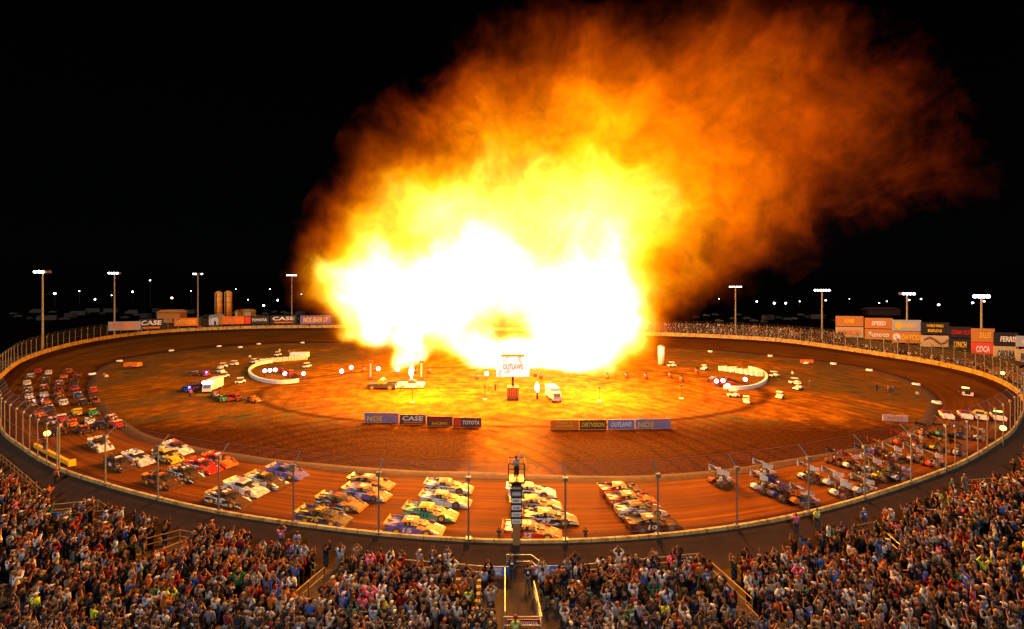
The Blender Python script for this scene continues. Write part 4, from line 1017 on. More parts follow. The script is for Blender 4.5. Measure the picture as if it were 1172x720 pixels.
# the two ring enclosures
def enclosure(cx, cy, rx, ry, a0, a1, lab, lampspots, cars, side):
    pts = []
    for i in range(25):
        t = R(a0 + (a1 - a0) * i / 24); pts.append(P(cx + rx * math.cos(t), cy - ry * math.sin(t), 0))
    c = P(cx, cy, 0)
    vs = []; m = MB(); n = len(pts)
    for p in pts:
        q = (Vector((c.x, c.y, 0)) - p).normalized() * .5
        vs += [p, p + Vector((0, 0, .7)), p + q + Vector((0, 0, .7)), p + q]
    f = [(i*4+j, (i+1)*4+j, (i+1)*4+(j+1) % 4, i*4+(j+1) % 4) for i in range(n-1) for j in range(4)] + [(0, 1, 2, 3), (4*n-1, 4*n-2, 4*n-3, 4*n-4)]
    m.add([v for v in vs], f); tag(m.build('ring_wall', M['white']), lab, 'ring wall', 'white ring walls on the infield')
    for k, (px, py) in enumerate(lampspots):
        p = P(px, py + 4, 0); root = empty('lamp_stand', p, 0, f'violet white lamp on a stand inside the {side} ring wall, {ordn[k]} from left', 'lamp', f'lamps in the {side} ring')
        MB().tube((0, 0, 0), (0, 0, .9), .07).build('post', M['dark'], root); MB().ball((0, 0, 1.2), .42).build('lamp', M['lampv'], root, True)
    for k, (px, py, cb, ch) in enumerate(cars): modified(px, py, cb, ch, '4', f'{cn[cb[0]]} display car with {cn[ch[0]]} roof parked in the {side} ring, {ordn[k]} from left', f'display cars in the {side} ring', yaw=R(random.uniform(-30, 30)), onz=0)
    # pale blocks with yellow cones along the back
    for k in range(8):
        t = k / 7; px = cx - rx * .55 + rx * 1.25 * t; py = cy - ry * (.95 if side == 'left' else .8) + (ry * .5 * t if side == 'right' else -ry * .3 * t)
        p = P(px, py, 0); root = empty('foam_block', p, 0, f'white foam block with yellow cap at the back of the {side} ring, {ordn[k]} from left', 'block', f'foam blocks behind the {side} ring')
        MB().box((0, 0, .5), (1.35, .7, 1.0)).build('block', M['white'], root); MB().tube((.9, 0, 0), (.9, 0, 1.2), .35, .12, n=8).build('cone', M['yellow'], root)
enclosure(321, 427, 37, 12.5, 105, 305, 'curved white ring wall open to the right around lit cars, left of the stage', [(303,426.5),(309,426),(315,425.5),(326,430),(347.5,430)], [(323,424,'kr','kr'),(333,426,'rk','ok'),(339,429,'kr','rk')], 'left')
enclosure(845, 434, 34, 12.5, -120, 70, 'curved white ring wall open to the left around lit cars, right of the stage', [(820,439),(827.5,438.5),(833,444.5),(853,437)], [(818,434,'kr','kw'),(825,439,'rk','kr'),(834,434,'ko','kr'),(839,440,'rk','rr')], 'right')
# small barrier blocks, markers and carts strewn about the infield
mk = [(105.6,428),(136.7,413),(196,401),(250.7,396),(275,397),(296,393.5),(346,392),(813,402),(881.6,407),(922,415),(954,416),(995,423.5),(1048.6,440),(1072,461)]
for k, (px, py) in enumerate(mk):
    p = P(px, py + .8, 0); root = empty('tyre_marker', p, heading(p), f'white half-buried marker tyre on the inside line, {ordn[k] if k < 12 else ["thirteenth","fourteenth"][k-12]} clockwise from the left', 'marker', 'white marker tyres on the inside line')
    MB().tube((-.0, 0, .0), (-.0, 0, .4), .72, .6, n=16).build('tyre', M['white'], root); MB().tube((0, 0, .4), (0, 0, .42), .3, n=12).build('hole', M['dark'], root)
sc = [(255,421),(267.6,418.5),(252,427),(256,432.5),(275,439),(291,416),(318,407.5),(351,421),(806,423.5),(886,431.5),(909.5,439.5),(913,446),(839,454.5),(854,461.5),(892,456),(841,426),(769,420)]
where = lambda x: 'left of the left ring' if x < 282 else 'round the left ring' if x < 400 else 'between the fire and the right ring' if x < 812 else 'round the right ring' if x < 862 else 'right of the right ring'
ct = {}
for k, (px, py) in enumerate(sorted(sc)):
    wr = where(px); ct[wr] = ct.get(wr, 0) + 1
    p = P(px, py, 0); root = empty('utility_cart', p, R(-20 + 37 * k % 90), f'white utility cart {wr}, {ordn[ct[wr]-1]} from left there', 'cart', 'white utility carts on the infield')
    part('body', 'cabody', lambda: MB().prism([(.95, .25), (.95, .6), (.5, .75), (.2, .5), (-.9, .5), (-.95, .25)], -.5, .5), M['white'], root)
    part('canopy', 'cacan', lambda: MB().box((0, 0, 1.2), (1.2, .95, .06)), M['white'], root)
    part('frame', 'cafr', lambda: MB().pipe([(.5, -.42, .6), (.45, -.42, 1.2), (-.5, -.42, 1.2), (-.6, -.42, .5)], .03, 4).pipe([(.5, .42, .6), (.45, .42, 1.2), (-.5, .42, 1.2), (-.6, .42, .5)], .03, 4), M['dark'], root)
    for x in (-.62, .62):
        for y in (-.48, .48): wheel(root, x, y, .24, .16, 'ca', None, rim=False)
p = P(152, 421.5, 0); root = empty('trailer', p, R(2), 'orange lit flat trailer with a long tow bar on the left infield', 'trailer')
MB().box((0, 0, .95), (3.2, 1.5, .9)).build('box', M['orange'], root); MB().tube((1.6, 0, .45), (3.4, 0, .4), .08).build('tow_bar', M['dark'], root)
for y in (-.8, .8): wheel(root, 0, y, .38, .2, 'tl', None)
p = P(343, 410.5, 0); root = empty('trailer', p, R(3), 'white boxed trailer behind the left ring with a dark tow bar', 'trailer')
MB().box((0, 0, 1.1), (4.6, 1.8, 1.3)).build('box', M['white'], root); MB().tube((-2.3, 0, .45), (-4.2, 0, .4), .08).build('tow_bar', M['dark'], root)
for y in (-.9, .9): wheel(root, 0, y, .4, .2, 'tl', None)
# ------------------------------------------------------------------ grandstand
S0, ROW, RISE = 2.4, .78, .115
def st_s(p):
    t = th_of(p); return (Vector((p[0], p[1])) - CEN).length - r_at(RO, t)
def row_z(k): return max(0, k) * RISE + .0
def stand_z(s): return row_z(math.floor((s - S0) / ROW)) if s > S0 else 0.0
def PS(px, py):
    z = 0.0
    for _ in range(8):
        w = P(px, py, z); z = .5 * z + .5 * max(0, (st_s(w) - S0) / ROW * RISE)
    w = P(px, py, z); return w
def pix(p): return (CX + p[0] / p[1] * F, YH + (H - p[2]) / p[1] * F)
def frame_vis(p, m=25): 
    if p[1] < 8: return False
    x, y = pix(p); return -m < x < 1172 + m and y < 720 + 46 and y > 300
NROW = 62
A0, A1 = R(176), R(368)
tt = [A0 + (A1 - A0) * i / 220 for i in range(221)]
root = empty('grandstand', (0, 0, 0), 0, 'brown stepped grandstand deck curving round the near side of the track', 'grandstand')
m_deck = mat('stand_deck', (.035, .018, .007), .9, vary=.45, scale=1.2); m_bench = mat('bench_board', (.16, .10, .045), .6, vary=.35, scale=2.0)
vs = []; fs = []
for t in tt:
    for k in range(NROW):
        z = row_z(k); vs += [ringv(t, S0 + k * ROW, z + .003), ringv(t, S0 + (k + 1) * ROW, z + .003)]
w = 2 * NROW
for i in range(len(tt) - 1):
    for j in range(w - 1): fs.append((i*w+j, (i+1)*w+j, (i+1)*w+j+1, i*w+j+1))
me = bpy.data.meshes.new('deck'); me.from_pydata(vs, [], fs); link('deck', me, m_deck, root)
# areas without benches or people, in photo pixels of the ground
from itertools import product
AISLES = [[(560,640),(606,640),(642,790),(566,790)],[(336,686),(374,652),(396,652),(368,708),(345,716),(332,706)],[(806,652),(832,652),(862,700),(880,735),(866,738),(846,716)],
          [(52,580),(60,574),(128,570),(136,584),(60,604)],[(160,640),(224,608),(236,616),(165,664),(120,664)],[(968,618),(1012,640),(1030,636),(980,608)],[(1095,552),(1172,540),(1172,556),(1096,562)],
          [(0,536),(46,566),(54,576),(48,584),(0,550)],[(585,700),(640,700),(660,790),(560,790)]]
THIN = [[(105,590),(160,600),(160,640),(120,640),(85,610)],[(1030,560),(1172,520),(1172,560),(1040,585)]]
def inside(x, y, poly):
    c = False; n = len(poly)
    for i in range(n):
        x0, y0 = poly[i]; x1, y1 = poly[(i + 1) % n]
        if (y0 > y) != (y1 > y) and x < (x1 - x0) * (y - y0) / (y1 - y0) + x0: c = not c
    return c
for k in range(1, NROW):
    m_ = MB(); s = S0 + k * ROW + .14; z = row_z(k); runs = []; cur = []
    for t in tt:
        p = ringv(t, s, z); ok = frame_vis(p, 60) and not any(inside(*pix(p), a) for a in AISLES)
        if ok: cur.append(t)
        elif cur: runs.append(cur); cur = []
    if cur: runs.append(cur)
    for run_ in runs:
        if len(run_) < 2: continue
        v = []; f = []
        for t in run_: v += [ringv(t, s, z + .30), ringv(t, s + .26, z + .30), ringv(t, s + .26, z + .26), ringv(t, s, z + .26)]
        n = len(run_); f = [(i*4+j, (i+1)*4+j, (i+1)*4+(j+1) % 4, i*4+(j+1) % 4) for i in range(n-1) for j in range(4)] + [(0, 1, 2, 3), (4*n-1, 4*n-2, 4*n-3, 4*n-4)]
        mb_ = MB(); mb_.add(v, f); mb_.build('bench', m_bench, root)

# rails round the walkways
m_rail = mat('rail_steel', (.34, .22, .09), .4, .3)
def railing(pts, label, hgt=1.05, group='walkway railings of the grandstand', mt=None, r=.032, closed=False):
    W = [PS(*p) for p in pts]
    root = empty('railing', W[0], 0, label, 'railing', group); o_ = W[0]
    for z in (hgt, hgt * .55): MB().pipe([w_ + Vector((0, 0, z)) - o_ for w_ in W], r, 6, closed=closed).build('rail', mt or m_rail, root)
    segs = list(zip(W, W[1:])) + ([(W[-1], W[0])] if closed else [])
    for a, b_ in segs:
        n = max(1, round((b_ - a).length / 1.6))
        for i in range(n): q = a.lerp(b_, i / n) - o_; MB().tube(q - Vector((0, 0, .1)), q + Vector((0, 0, hgt)), r).build('post', mt or m_rail, root)
    if not closed: q = W[-1] - o_; MB().tube(q - Vector((0, 0, .1)), q + Vector((0, 0, hgt)), r).build('post', mt or m_rail, root)
    return root
m_wrail = mat('white_rail', (.36, .32, .24), .4)
railing([(580,652),(608,652)], 'short white railing across the head of the centre walkway', mt=m_wrail)
railing([(608,652),(628,668)], 'white diagonal railing descending right from the centre walkway', mt=m_wrail)
railing([(578,668),(578,722)], 'pale upright railing along the left side of the centre walkway', mt=m_wrail, r=.045)
railing([(611,684),(620,728)], 'pale railing along the right side of the centre walkway', mt=m_wrail, r=.045)
railing([(577,728),(620,728)], 'white railing across the foot of the centre walkway above a sign', mt=m_wrail)
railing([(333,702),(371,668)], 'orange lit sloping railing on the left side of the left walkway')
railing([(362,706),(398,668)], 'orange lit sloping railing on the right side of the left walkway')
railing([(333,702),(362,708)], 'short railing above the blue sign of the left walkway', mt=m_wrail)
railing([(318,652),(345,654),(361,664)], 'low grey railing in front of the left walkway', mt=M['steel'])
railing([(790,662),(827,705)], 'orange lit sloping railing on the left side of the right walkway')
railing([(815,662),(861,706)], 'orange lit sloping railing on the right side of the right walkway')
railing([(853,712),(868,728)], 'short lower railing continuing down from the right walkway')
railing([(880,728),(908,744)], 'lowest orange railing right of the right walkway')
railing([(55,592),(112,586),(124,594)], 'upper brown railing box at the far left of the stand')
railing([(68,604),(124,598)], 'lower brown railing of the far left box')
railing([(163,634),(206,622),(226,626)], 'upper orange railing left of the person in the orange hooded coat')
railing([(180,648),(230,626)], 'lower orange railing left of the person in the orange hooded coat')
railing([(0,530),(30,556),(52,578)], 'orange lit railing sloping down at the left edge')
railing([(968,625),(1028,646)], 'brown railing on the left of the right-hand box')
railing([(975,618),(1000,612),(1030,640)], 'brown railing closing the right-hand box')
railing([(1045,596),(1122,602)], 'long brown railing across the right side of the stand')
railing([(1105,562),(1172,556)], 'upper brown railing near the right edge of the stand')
railing([(560,664),(460,655),(400,652)], 'thin steel front railing left of the blue banner', hgt=.9, mt=M['steel'])
railing([(640,664),(740,654),(800,648)], 'thin steel front railing right of the blue banner', hgt=.9, mt=M['steel'])
def stand_banner(x0, x1, yt, yb, label, back, rows, extra=None, z0=.1):
    w0, w1 = PS(x0, yb), PS(x1, yb); c = (w0 + w1) / 2; w = (w1 - w0).length; v = w1 - w0; yw = math.atan2(v.y, v.x); h = (yb - yt) * c.y / F
    root = empty('banner', (c.x, c.y, c.z + z0), yw, label, 'banner', 'blue sponsor banners on the stand')
    MB().box((0, 0, h / 2), (w, .04, h)).build('panel', back, root)
    for (t, tc_, ox, oz, fw, fh) in rows: writing(t, w * fw, h * fh, M[tc_], root, (ox * w, -.035, h / 2 + oz * h), (R(90), 0, 0), .12)
    if extra: extra(root, w, h)
m_bblue = mat('bright_blue', (.02, .16, .55), .5)
def purp(root, w, h): MB().box((-w * .14, -.024, h / 2), (w * .7, .02, h * .96)).build('stripe', m_bpur, root)
stand_banner(559, 582, 650, 661, 'blue banner with white lettering left of the centre walkway', m_bblue, [('ENERGY', 'white', -.12, .22, .6, .28), ('DRINK', 'white', -.12, -.16, .5, .32)], purp)
stand_banner(606, 639, 649, 660, 'blue banner with large white NOS right of the centre walkway', m_bblue, [('NOS', 'white', -.12, 0, .6, .62)], purp)
stand_banner(581, 618, 711, 718.5, 'sign with red field at the foot of the centre walkway', mat('sign_red', (.4, .02, .02), .5), [('TOYOTA', 'white', .16, 0, .55, .6)], lambda r, w, h: MB().box((-w * .28, -.024, h / 2), (w * .3, .02, h * .9)).build('stripe', m_bblue, r))
stand_banner(333, 363, 694, 702, 'dark blue sign with white lettering below the left walkway railing', mat('navy_sign', (.03, .05, .3), .5), [('BOSCH', 'white', -.22, 0, .4, .6), ('GTW', 'white', .28, 0, .25, .6)])
stand_banner(56, 70, 588, 600, 'blue and white sign on the far left railing box', m_bblue, [('NOS', 'white', 0, 0, .7, .5)])
stand_banner(780, 808, 640, 648, 'black banner with white lettering at the stand front right of centre', M['black'], [('IOGEAR', 'white', 0, 0, .85, .6)])

# flag stand over the wall
b0 = P(591, 617, 1.2); d = b0.y; t_ = th_of(b0)
root = empty('flag_stand', (b0.x, b0.y - .2, 1.0), 0, 'tall narrow starter tower of stacked black and white panels on the wall', 'flag stand')
k = d / F; zt = at_depth(591, 548, d).z - 1.0; zc = at_depth(591, 526, d).z - 1.0
MB().box((0, 0, .75), (.55, .5, 1.5)).build('base', m_rail, root)
tw = 12.5 * k
MB().box((0, .05, (1.2 + zt) / 2), (tw, .35, zt - 1.2)).build('column', M['black'], root)
nP = 6
for i in range(nP):
    z = 1.45 + (zt - 1.65) * (i + .5) / nP; hh = (zt - 1.65) / nP * .62
    pn = MB().box((0, -.15, z), (tw * .86, .04, hh)).build('panel', M['white'] if i < 4 else M['grey'], root)
    writing(['NOS', 'OUTLAWS', 'CASE', 'DIRT', 'WORLD', 'FINALS'][i], tw * .6, hh * .5, M['black' if i < 4 else 'white'], pn, (0, -.18, z), (R(90), 0, 0))
MB().box((0, 0, zt + .06), (18 * k, 1.2, .12)).build('platform', M['dark'], root)
for z in (zt + .55, zc): MB().pipe([(-9 * k, -.6, z), (9 * k, -.6, z), (9 * k, .6, z), (-9 * k, .6, z)], .035, 5, closed=True).build('guard_rail', M['dark'], root)
for x in (-9 * k, 0, 9 * k):
    for y in (-.6, .6): MB().tube((x, y, zt), (x, y, zc), .035).build('guard_post', M['dark'], root)
for x in (-8.2 * k, 8.2 * k): MB().tube((x, .1, zt), (x * .5, .1, zt - 2.2), .04).build('brace', M['dark'], root)
FLAGPOS = Vector((b0.x, b0.y - .2, 1.0 + zt + .12)); 

# ------------------------------------------------------------------ people
def skin(name, verts, edges, radii, sub=1, rootv=0):
    me = bpy.data.meshes.new(name); me.from_pydata(verts, edges, [])
    o = bpy.data.objects.new(name, me); COL.objects.link(o)
    md = o.modifiers.new('s', 'SKIN'); md.use_smooth_shade = True
    for i, r in enumerate(radii):
        rr = r if isinstance(r, tuple) else (r, r)
        me.skin_vertices[0].data[i].radius = rr
    me.skin_vertices[0].data[rootv].use_root = True
    if sub: sd_ = o.modifiers.new('d', 'SUBSURF'); sd_.levels = sub; sd_.render_levels = sub
    bpy.context.view_layer.update()
    m2 = bpy.data.meshes.new_from_object(o.evaluated_get(bpy.context.evaluated_depsgraph_get()))
    bpy.data.objects.remove(o); bpy.data.meshes.remove(me); m2.name = name
    m2.polygons.foreach_set('use_smooth', [True] * len(m2.polygons)); return m2
# facing +y ; arms given as elbow, wrist, hand tip for each side (s = -1 left of body in picture)
V_ = Vector
POSES = {
 'filming with both arms raised':  dict(L=[(-.30, .14, 1.42), (-.10, .30, 1.72), (-.07, .33, 1.83)], R=[(.30, .14, 1.42), (.10, .30, 1.72), (.07, .33, 1.83)]),
 'hands joined above the head':    dict(L=[(-.38, .02, 1.60), (-.10, .06, 1.84), (-.04, .08, 1.93)], R=[(.38, .02, 1.60), (.10, .06, 1.84), (.04, .08, 1.93)]),
 'one arm stretched up':           dict(L=[(-.27, .04, 1.12), (-.20, .22, .98), (-.18, .30, .94)], R=[(.27, .10, 1.62), (.26, .20, 1.88), (.26, .23, 1.98)]),
 'left arm holding up a phone':    dict(L=[(-.30, .16, 1.36), (-.14, .34, 1.60), (-.12, .38, 1.70)], R=[(.26, -.02, 1.12), (.25, .06, .88), (.25, .08, .79)]),
 'standing with arms down':        dict(L=[(-.26, -.02, 1.12), (-.25, .07, .88), (-.25, .09, .79)], R=[(.26, -.02, 1.12), (.25, .07, .88), (.25, .09, .79)]),
 'hands at the face':              dict(L=[(-.30, .16, 1.28), (-.10, .24, 1.50), (-.06, .22, 1.58)], R=[(.30, .16, 1.28), (.10, .24, 1.50), (.06, .22, 1.58)]),
 'arms folded':                    dict(L=[(-.29, .06, 1.14), (-.06, .26, 1.16), (.04, .27, 1.18)], R=[(.29, .06, 1.14), (.06, .24, 1.10), (-.04, .26, 1.12)]),
 'clapping before the chest':      dict(L=[(-.30, .10, 1.16), (-.06, .36, 1.30), (-.03, .40, 1.38)], R=[(.30, .10, 1.16), (.06, .36, 1.30), (.03, .40, 1.38)]),
}
def legs_pts(st):
    return [[(s * .1, 0, .92), (s * .12, .03 * st * s, .52), (s * .13, -.02 + .04 * st * s, .09), (s * .14, .13 + .04 * st * s, .04)] for s in (-1, 1)]
def build_person(pose, st, sub=1):
    A = POSES[pose]; out = {}
    # body: pelvis, belly, chest, neck, skull
    v = [(0, 0, .96), (0, .01, 1.15), (0, 0, 1.36), (0, 0, 1.50), (0, .02, 1.60), (0, .025, 1.68)]
    e = [(0, 1), (1, 2), (2, 3), (3, 4), (4, 5)]; r = [(.13, .10), (.13, .095), (.15, .10), .052, .082, .085]
    for side, s in (('L', -1), ('R', 1)):
        b0_ = len(v); v += [(s * .18, 0, 1.42)] + A[side]; r += [.06, .042, .03, .03]
        e += [(2, b0_), (b0_, b0_ + 1), (b0_ + 1, b0_ + 2), (b0_ + 2, b0_ + 3)]
    for L in legs_pts(st):
        b0_ = len(v); v += L; r += [.088, .055, .04, .035]; e += [(0, b0_), (b0_, b0_ + 1), (b0_ + 1, b0_ + 2), (b0_ + 2, b0_ + 3)]
    me = skin('body', v, e, r, sub)
    # fingers, nose, ears
    m = MB()
    for side, s in (('L', -1), ('R', 1)):
        w_, h_ = V_(A[side][1]), V_(A[side][2]); dr_ = (h_ - w_).normalized(); ac = dr_.cross(V_((0, 1, 0))).normalized() if abs(dr_.y) < .9 else V_((1, 0, 0))
        for i, ln in enumerate((.062, .075, .07, .055)):
            q = h_ + ac * (i - 1.5) * .02; m.tube(q, q + dr_ * ln * .6, .009, n=4); m.tube(q + dr_ * ln * .6, q + dr_ * ln + V_((0, -.02, 0)), .008, n=4)
        q = h_ - dr_ * .03 - ac * .03 * s; m.tube(q, q - ac * .03 * s + dr_ * .045, .010, n=4)
    m.tube((0, .10, 1.64), (0, .125, 1.61), .018, .012, n=4)
    for s in (-1, 1): m.ball((s * .083, .02, 1.64), .022, 5, 4)
    for s in (-1, 1): m.ball((s * .033, .098, 1.66), .011, 4, 3)
    fm = m.mesh('x', True)
    bm = bmesh.new(); bm.from_mesh(me); bm.from_mesh(fm); bm.to_mesh(me); bm.free(); out['body'] = me
    # shirt
    v = [(0, 0, .90), (0, .01, 1.12), (0, 0, 1.34), (0, 0, 1.46)]; e = [(0, 1), (1, 2), (2, 3)]; r = [(.175, .14), (.17, .13), (.19, .13), (.09, .075)]
    for side, s in (('L', -1), ('R', 1)):
        b0_ = len(v); sh = V_((s * .185, 0, 1.42)); el = V_(A[side][0]); v += [tuple(sh), tuple(sh.lerp(el, .85))]; r += [.085, .075]; e += [(2, b0_), (b0_, b0_ + 1)]
    out['shirt'] = skin('shirt', v, e, r, sub)
    # long sleeves (worn instead of the short ones)
    for side, s in (('L', -1), ('R', 1)):
        v += [A[side][0], tuple(V_(A[side][0]).lerp(V_(A[side][1]), .9))]; r += [.062, .05]; q = 5 if side == 'L' else 7; e += [(q, len(v) - 2), (len(v) - 2, len(v) - 1)]
    out['jacket'] = skin('jacket', v, e, r, sub)
    v = [(0, 0, .97)]; e = []; r = [(.165, .13)]
    for L in legs_pts(st):
        b0_ = len(v); v += [L[0], L[1], (L[2][0], L[2][1], .12)]; r += [.115, .085, .07]; e += [(0, b0_), (b0_, b0_ + 1), (b0_ + 1, b0_ + 2)]
    out['trousers'] = skin('trousers', v, e, r, sub)
    return out
m = MB(); m.ball((0, .0, 1.665), .105, 10, 7, sq=(.95, 1.05, 1.05)); HAIR = m.mesh('hair', True)
m = MB(); m.ball((0, -.02, 1.65), .112, 10, 7, sq=(.95, .95, 1.1)); m.pipe([(0, -.08, 1.64), (0, -.13, 1.52), (0, -.12, 1.38)], [.09, .085, .05], 8); LONGHAIR = m.mesh('hair', True)
m = MB(); m.ball((0, .01, 1.70), .115, 10, 7, sq=(.98, 1.08, .8)); m.box((0, .14, 1.70), (.16, .13, .02)); CAP = m.mesh('cap', True)
BODIES = {}
pk = list(POSES)
for i, a in enumerate(pk): BODIES[a] = build_person(a, 1 if i % 2 else -.6)
for d_ in list(BODIES.values()):
    for q in d_.values(): q.materials.append(None)
for q in (HAIR, LONGHAIR, CAP): q.materials.append(None)

COLS = {'black': (.022, .022, .026), 'charcoal': (.06, .06, .065), 'grey': (.26, .26, .27), 'white': (.62, .6, .57), 'navy': (.02, .035, .11), 'red': (.42, .02, .02), 'royal blue': (.03, .1, .42), 'orange': (.75, .2, .03),
        'olive': (.1, .1, .05), 'tan': (.38, .27, .16), 'pink': (.75, .13, .3), 'lime yellow': (.5, .72, .04), 'teal': (.02, .25, .25), 'maroon': (.16, .02, .03), 'green': (.03, .26, .09), 'pale blue': (.26, .38, .62), 'brown': (.12, .06, .035), 'lavender': (.3, .28, .42)}
SHIRTW = ['black'] * 44 + ['charcoal'] * 22 + ['grey'] * 16 + ['white'] * 13 + ['navy'] * 11 + ['red'] * 8 + ['royal blue'] * 6 + ['orange'] * 6 + ['olive'] * 4 + ['tan'] * 3 + ['pink'] * 2 + ['maroon'] * 4 + ['brown'] * 3 + ['green'] * 1 + ['pale blue'] * 4 + ['teal'] * 1 + ['lime yellow'] + ['lavender'] * 3
COLS = {k_: tuple(q * (.75 if k_ in ('white', 'grey', 'pale blue', 'lime yellow', 'pink', 'royal blue') else .42) for q in v_) for k_, v_ in COLS.items()}
TROU = {'jeans': (.022, .036, .08), 'dark jeans': (.025, .035, .07), 'black trousers': (.02, .02, .022), 'khaki trousers': (.14, .10, .055), 'grey trousers': (.15, .15, .155)}
SKIN = [(.26, .10, .04), (.21, .08, .032), (.28, .12, .055), (.10, .04, .018)]
HAIRC = [(.02, .013, .01), (.06, .03, .015), (.16, .09, .04), (.3, .2, .1)]
def cmat(pref, c, rough=.85, vary=.18): return mat(f'{pref}', c, rough, vary=vary, scale=9)
def person(loc, yaw, shirt, trou, pose, head, label=None, group=None, scale=1.0, longs=False, skinc=0, hairc=0, name='person', mark=None):
    root = empty('person', loc, yaw, label, 'person', group); root.scale = (scale,) * 3
    B = BODIES[pose]
    def put(nm, me, mt, dz=None):
        o = bpy.data.objects.new(nm, me); COL.objects.link(o); o.parent = root; o.material_slots[0].link = 'OBJECT'; o.material_slots[0].material = mt; return o
    put('body', B['body'], cmat(f'skin_tone_{"abcd"[skinc]}', SKIN[skinc], .6, .05))
    sh = put('jacket' if longs else 'shirt', B['jacket' if longs else 'shirt'], cmat('cloth_' + shirt.replace(' ', '_'), COLS[shirt]))
    put('trousers', B['trousers'], cmat('cloth_' + trou.replace(' ', '_'), TROU[trou]))
    if head[0] == 'cap': put('cap', CAP, cmat('cap_' + head[1].replace(' ', '_'), COLS[head[1]]))
    else: put('hair', LONGHAIR if head[0] == 'long' else HAIR, cmat(f'hair_{"abcd"[hairc]}', HAIRC[hairc]))
    if mark is not None:
        o = part('back_print', f'bp{mark % 3}', lambda: [MB().box((0, -.137, 1.3), (.2, .012, .13)), MB().tube((0, -.128, 1.28), (0, -.14, 1.28), .085, n=10), MB().box((0, -.137, 1.33), (.24, .012, .05)).box((0, -.137, 1.25), (.17, .012, .05))][mark % 3], M['white'] if shirt not in ('white', 'grey', 'tan', 'pale blue') else M['dark'], sh)
    return root

rs = random.Random(11)
# every place where someone stands
cand = []
for k in range(0, NROW):
    s = S0 + k * ROW + .55; t = A0; z = row_z(k)
    while t < A1:
        r = r_at(RO, t) + s; t += (.50 + .2 * rs.random()) / r
        p = ringv(t, s + rs.uniform(-.1, .1), z)
        if not frame_vis(p): continue
        x, y = pix(p)
        if any(inside(x, y, a) for a in AISLES): continue
        dens = .93
        if k == 0: dens = .42 if 330 < x < 900 else .7
        elif k == 1: dens = .72
        if any(inside(x, y, a) for a in THIN): dens *= .5
        nz_ = mnoise.noise(Vector((p.x * .22, p.y * .22, 3)))
        if rs.random() > dens + nz_ * .7 - .06: continue
        if x < 60 and y < 560: dens *= .8
        hy = YH + (H - z - 1.7) / p.y * F
        if hy > 722: continue
        cand.append((p.y, k, p, x, y))
cand.sort(key=lambda c: c[0])
# the hand-placed ones come first
def zone(x):
    return ('left of the left walkway' if x < 345 else 'between the left and centre walkways' if x < 570 else 'between the centre and right walkways' if x < 812 else 'right of the right walkway')
used_labels = {}
recs = []
ROWN = ['front', 'second', 'third', 'fourth', 'fifth', 'sixth', 'seventh', 'eighth', 'ninth', 'tenth', 'eleventh', 'twelfth', 'thirteenth', 'fourteenth', 'fifteenth', 'sixteenth', 'seventeenth', 'eighteenth']
def rand_dress(p=None):
    shirt = rs.choice(SHIRTW); trou = rs.choice(['jeans', 'jeans', 'dark jeans', 'black trousers', 'black trousers', 'khaki trousers', 'grey trousers'])
    pose = rs.choice(pk[:2] * 4 + [pk[2], pk[3], pk[3], pk[4], pk[4], pk[5], pk[5], pk[6], pk[7]])
    hd = rs.random(); head = ('cap', rs.choice(['black', 'white', 'navy', 'red', 'tan', 'grey', 'navy', 'black', 'charcoal', 'black'])) if hd < .45 else ('short',) if hd < .78 else ('long',)
    return shirt, trou, pose, head, rs.random() < .62, rs.choices([0, 1, 2, 3], [4, 3, 3, 1])[0], rs.randrange(4)
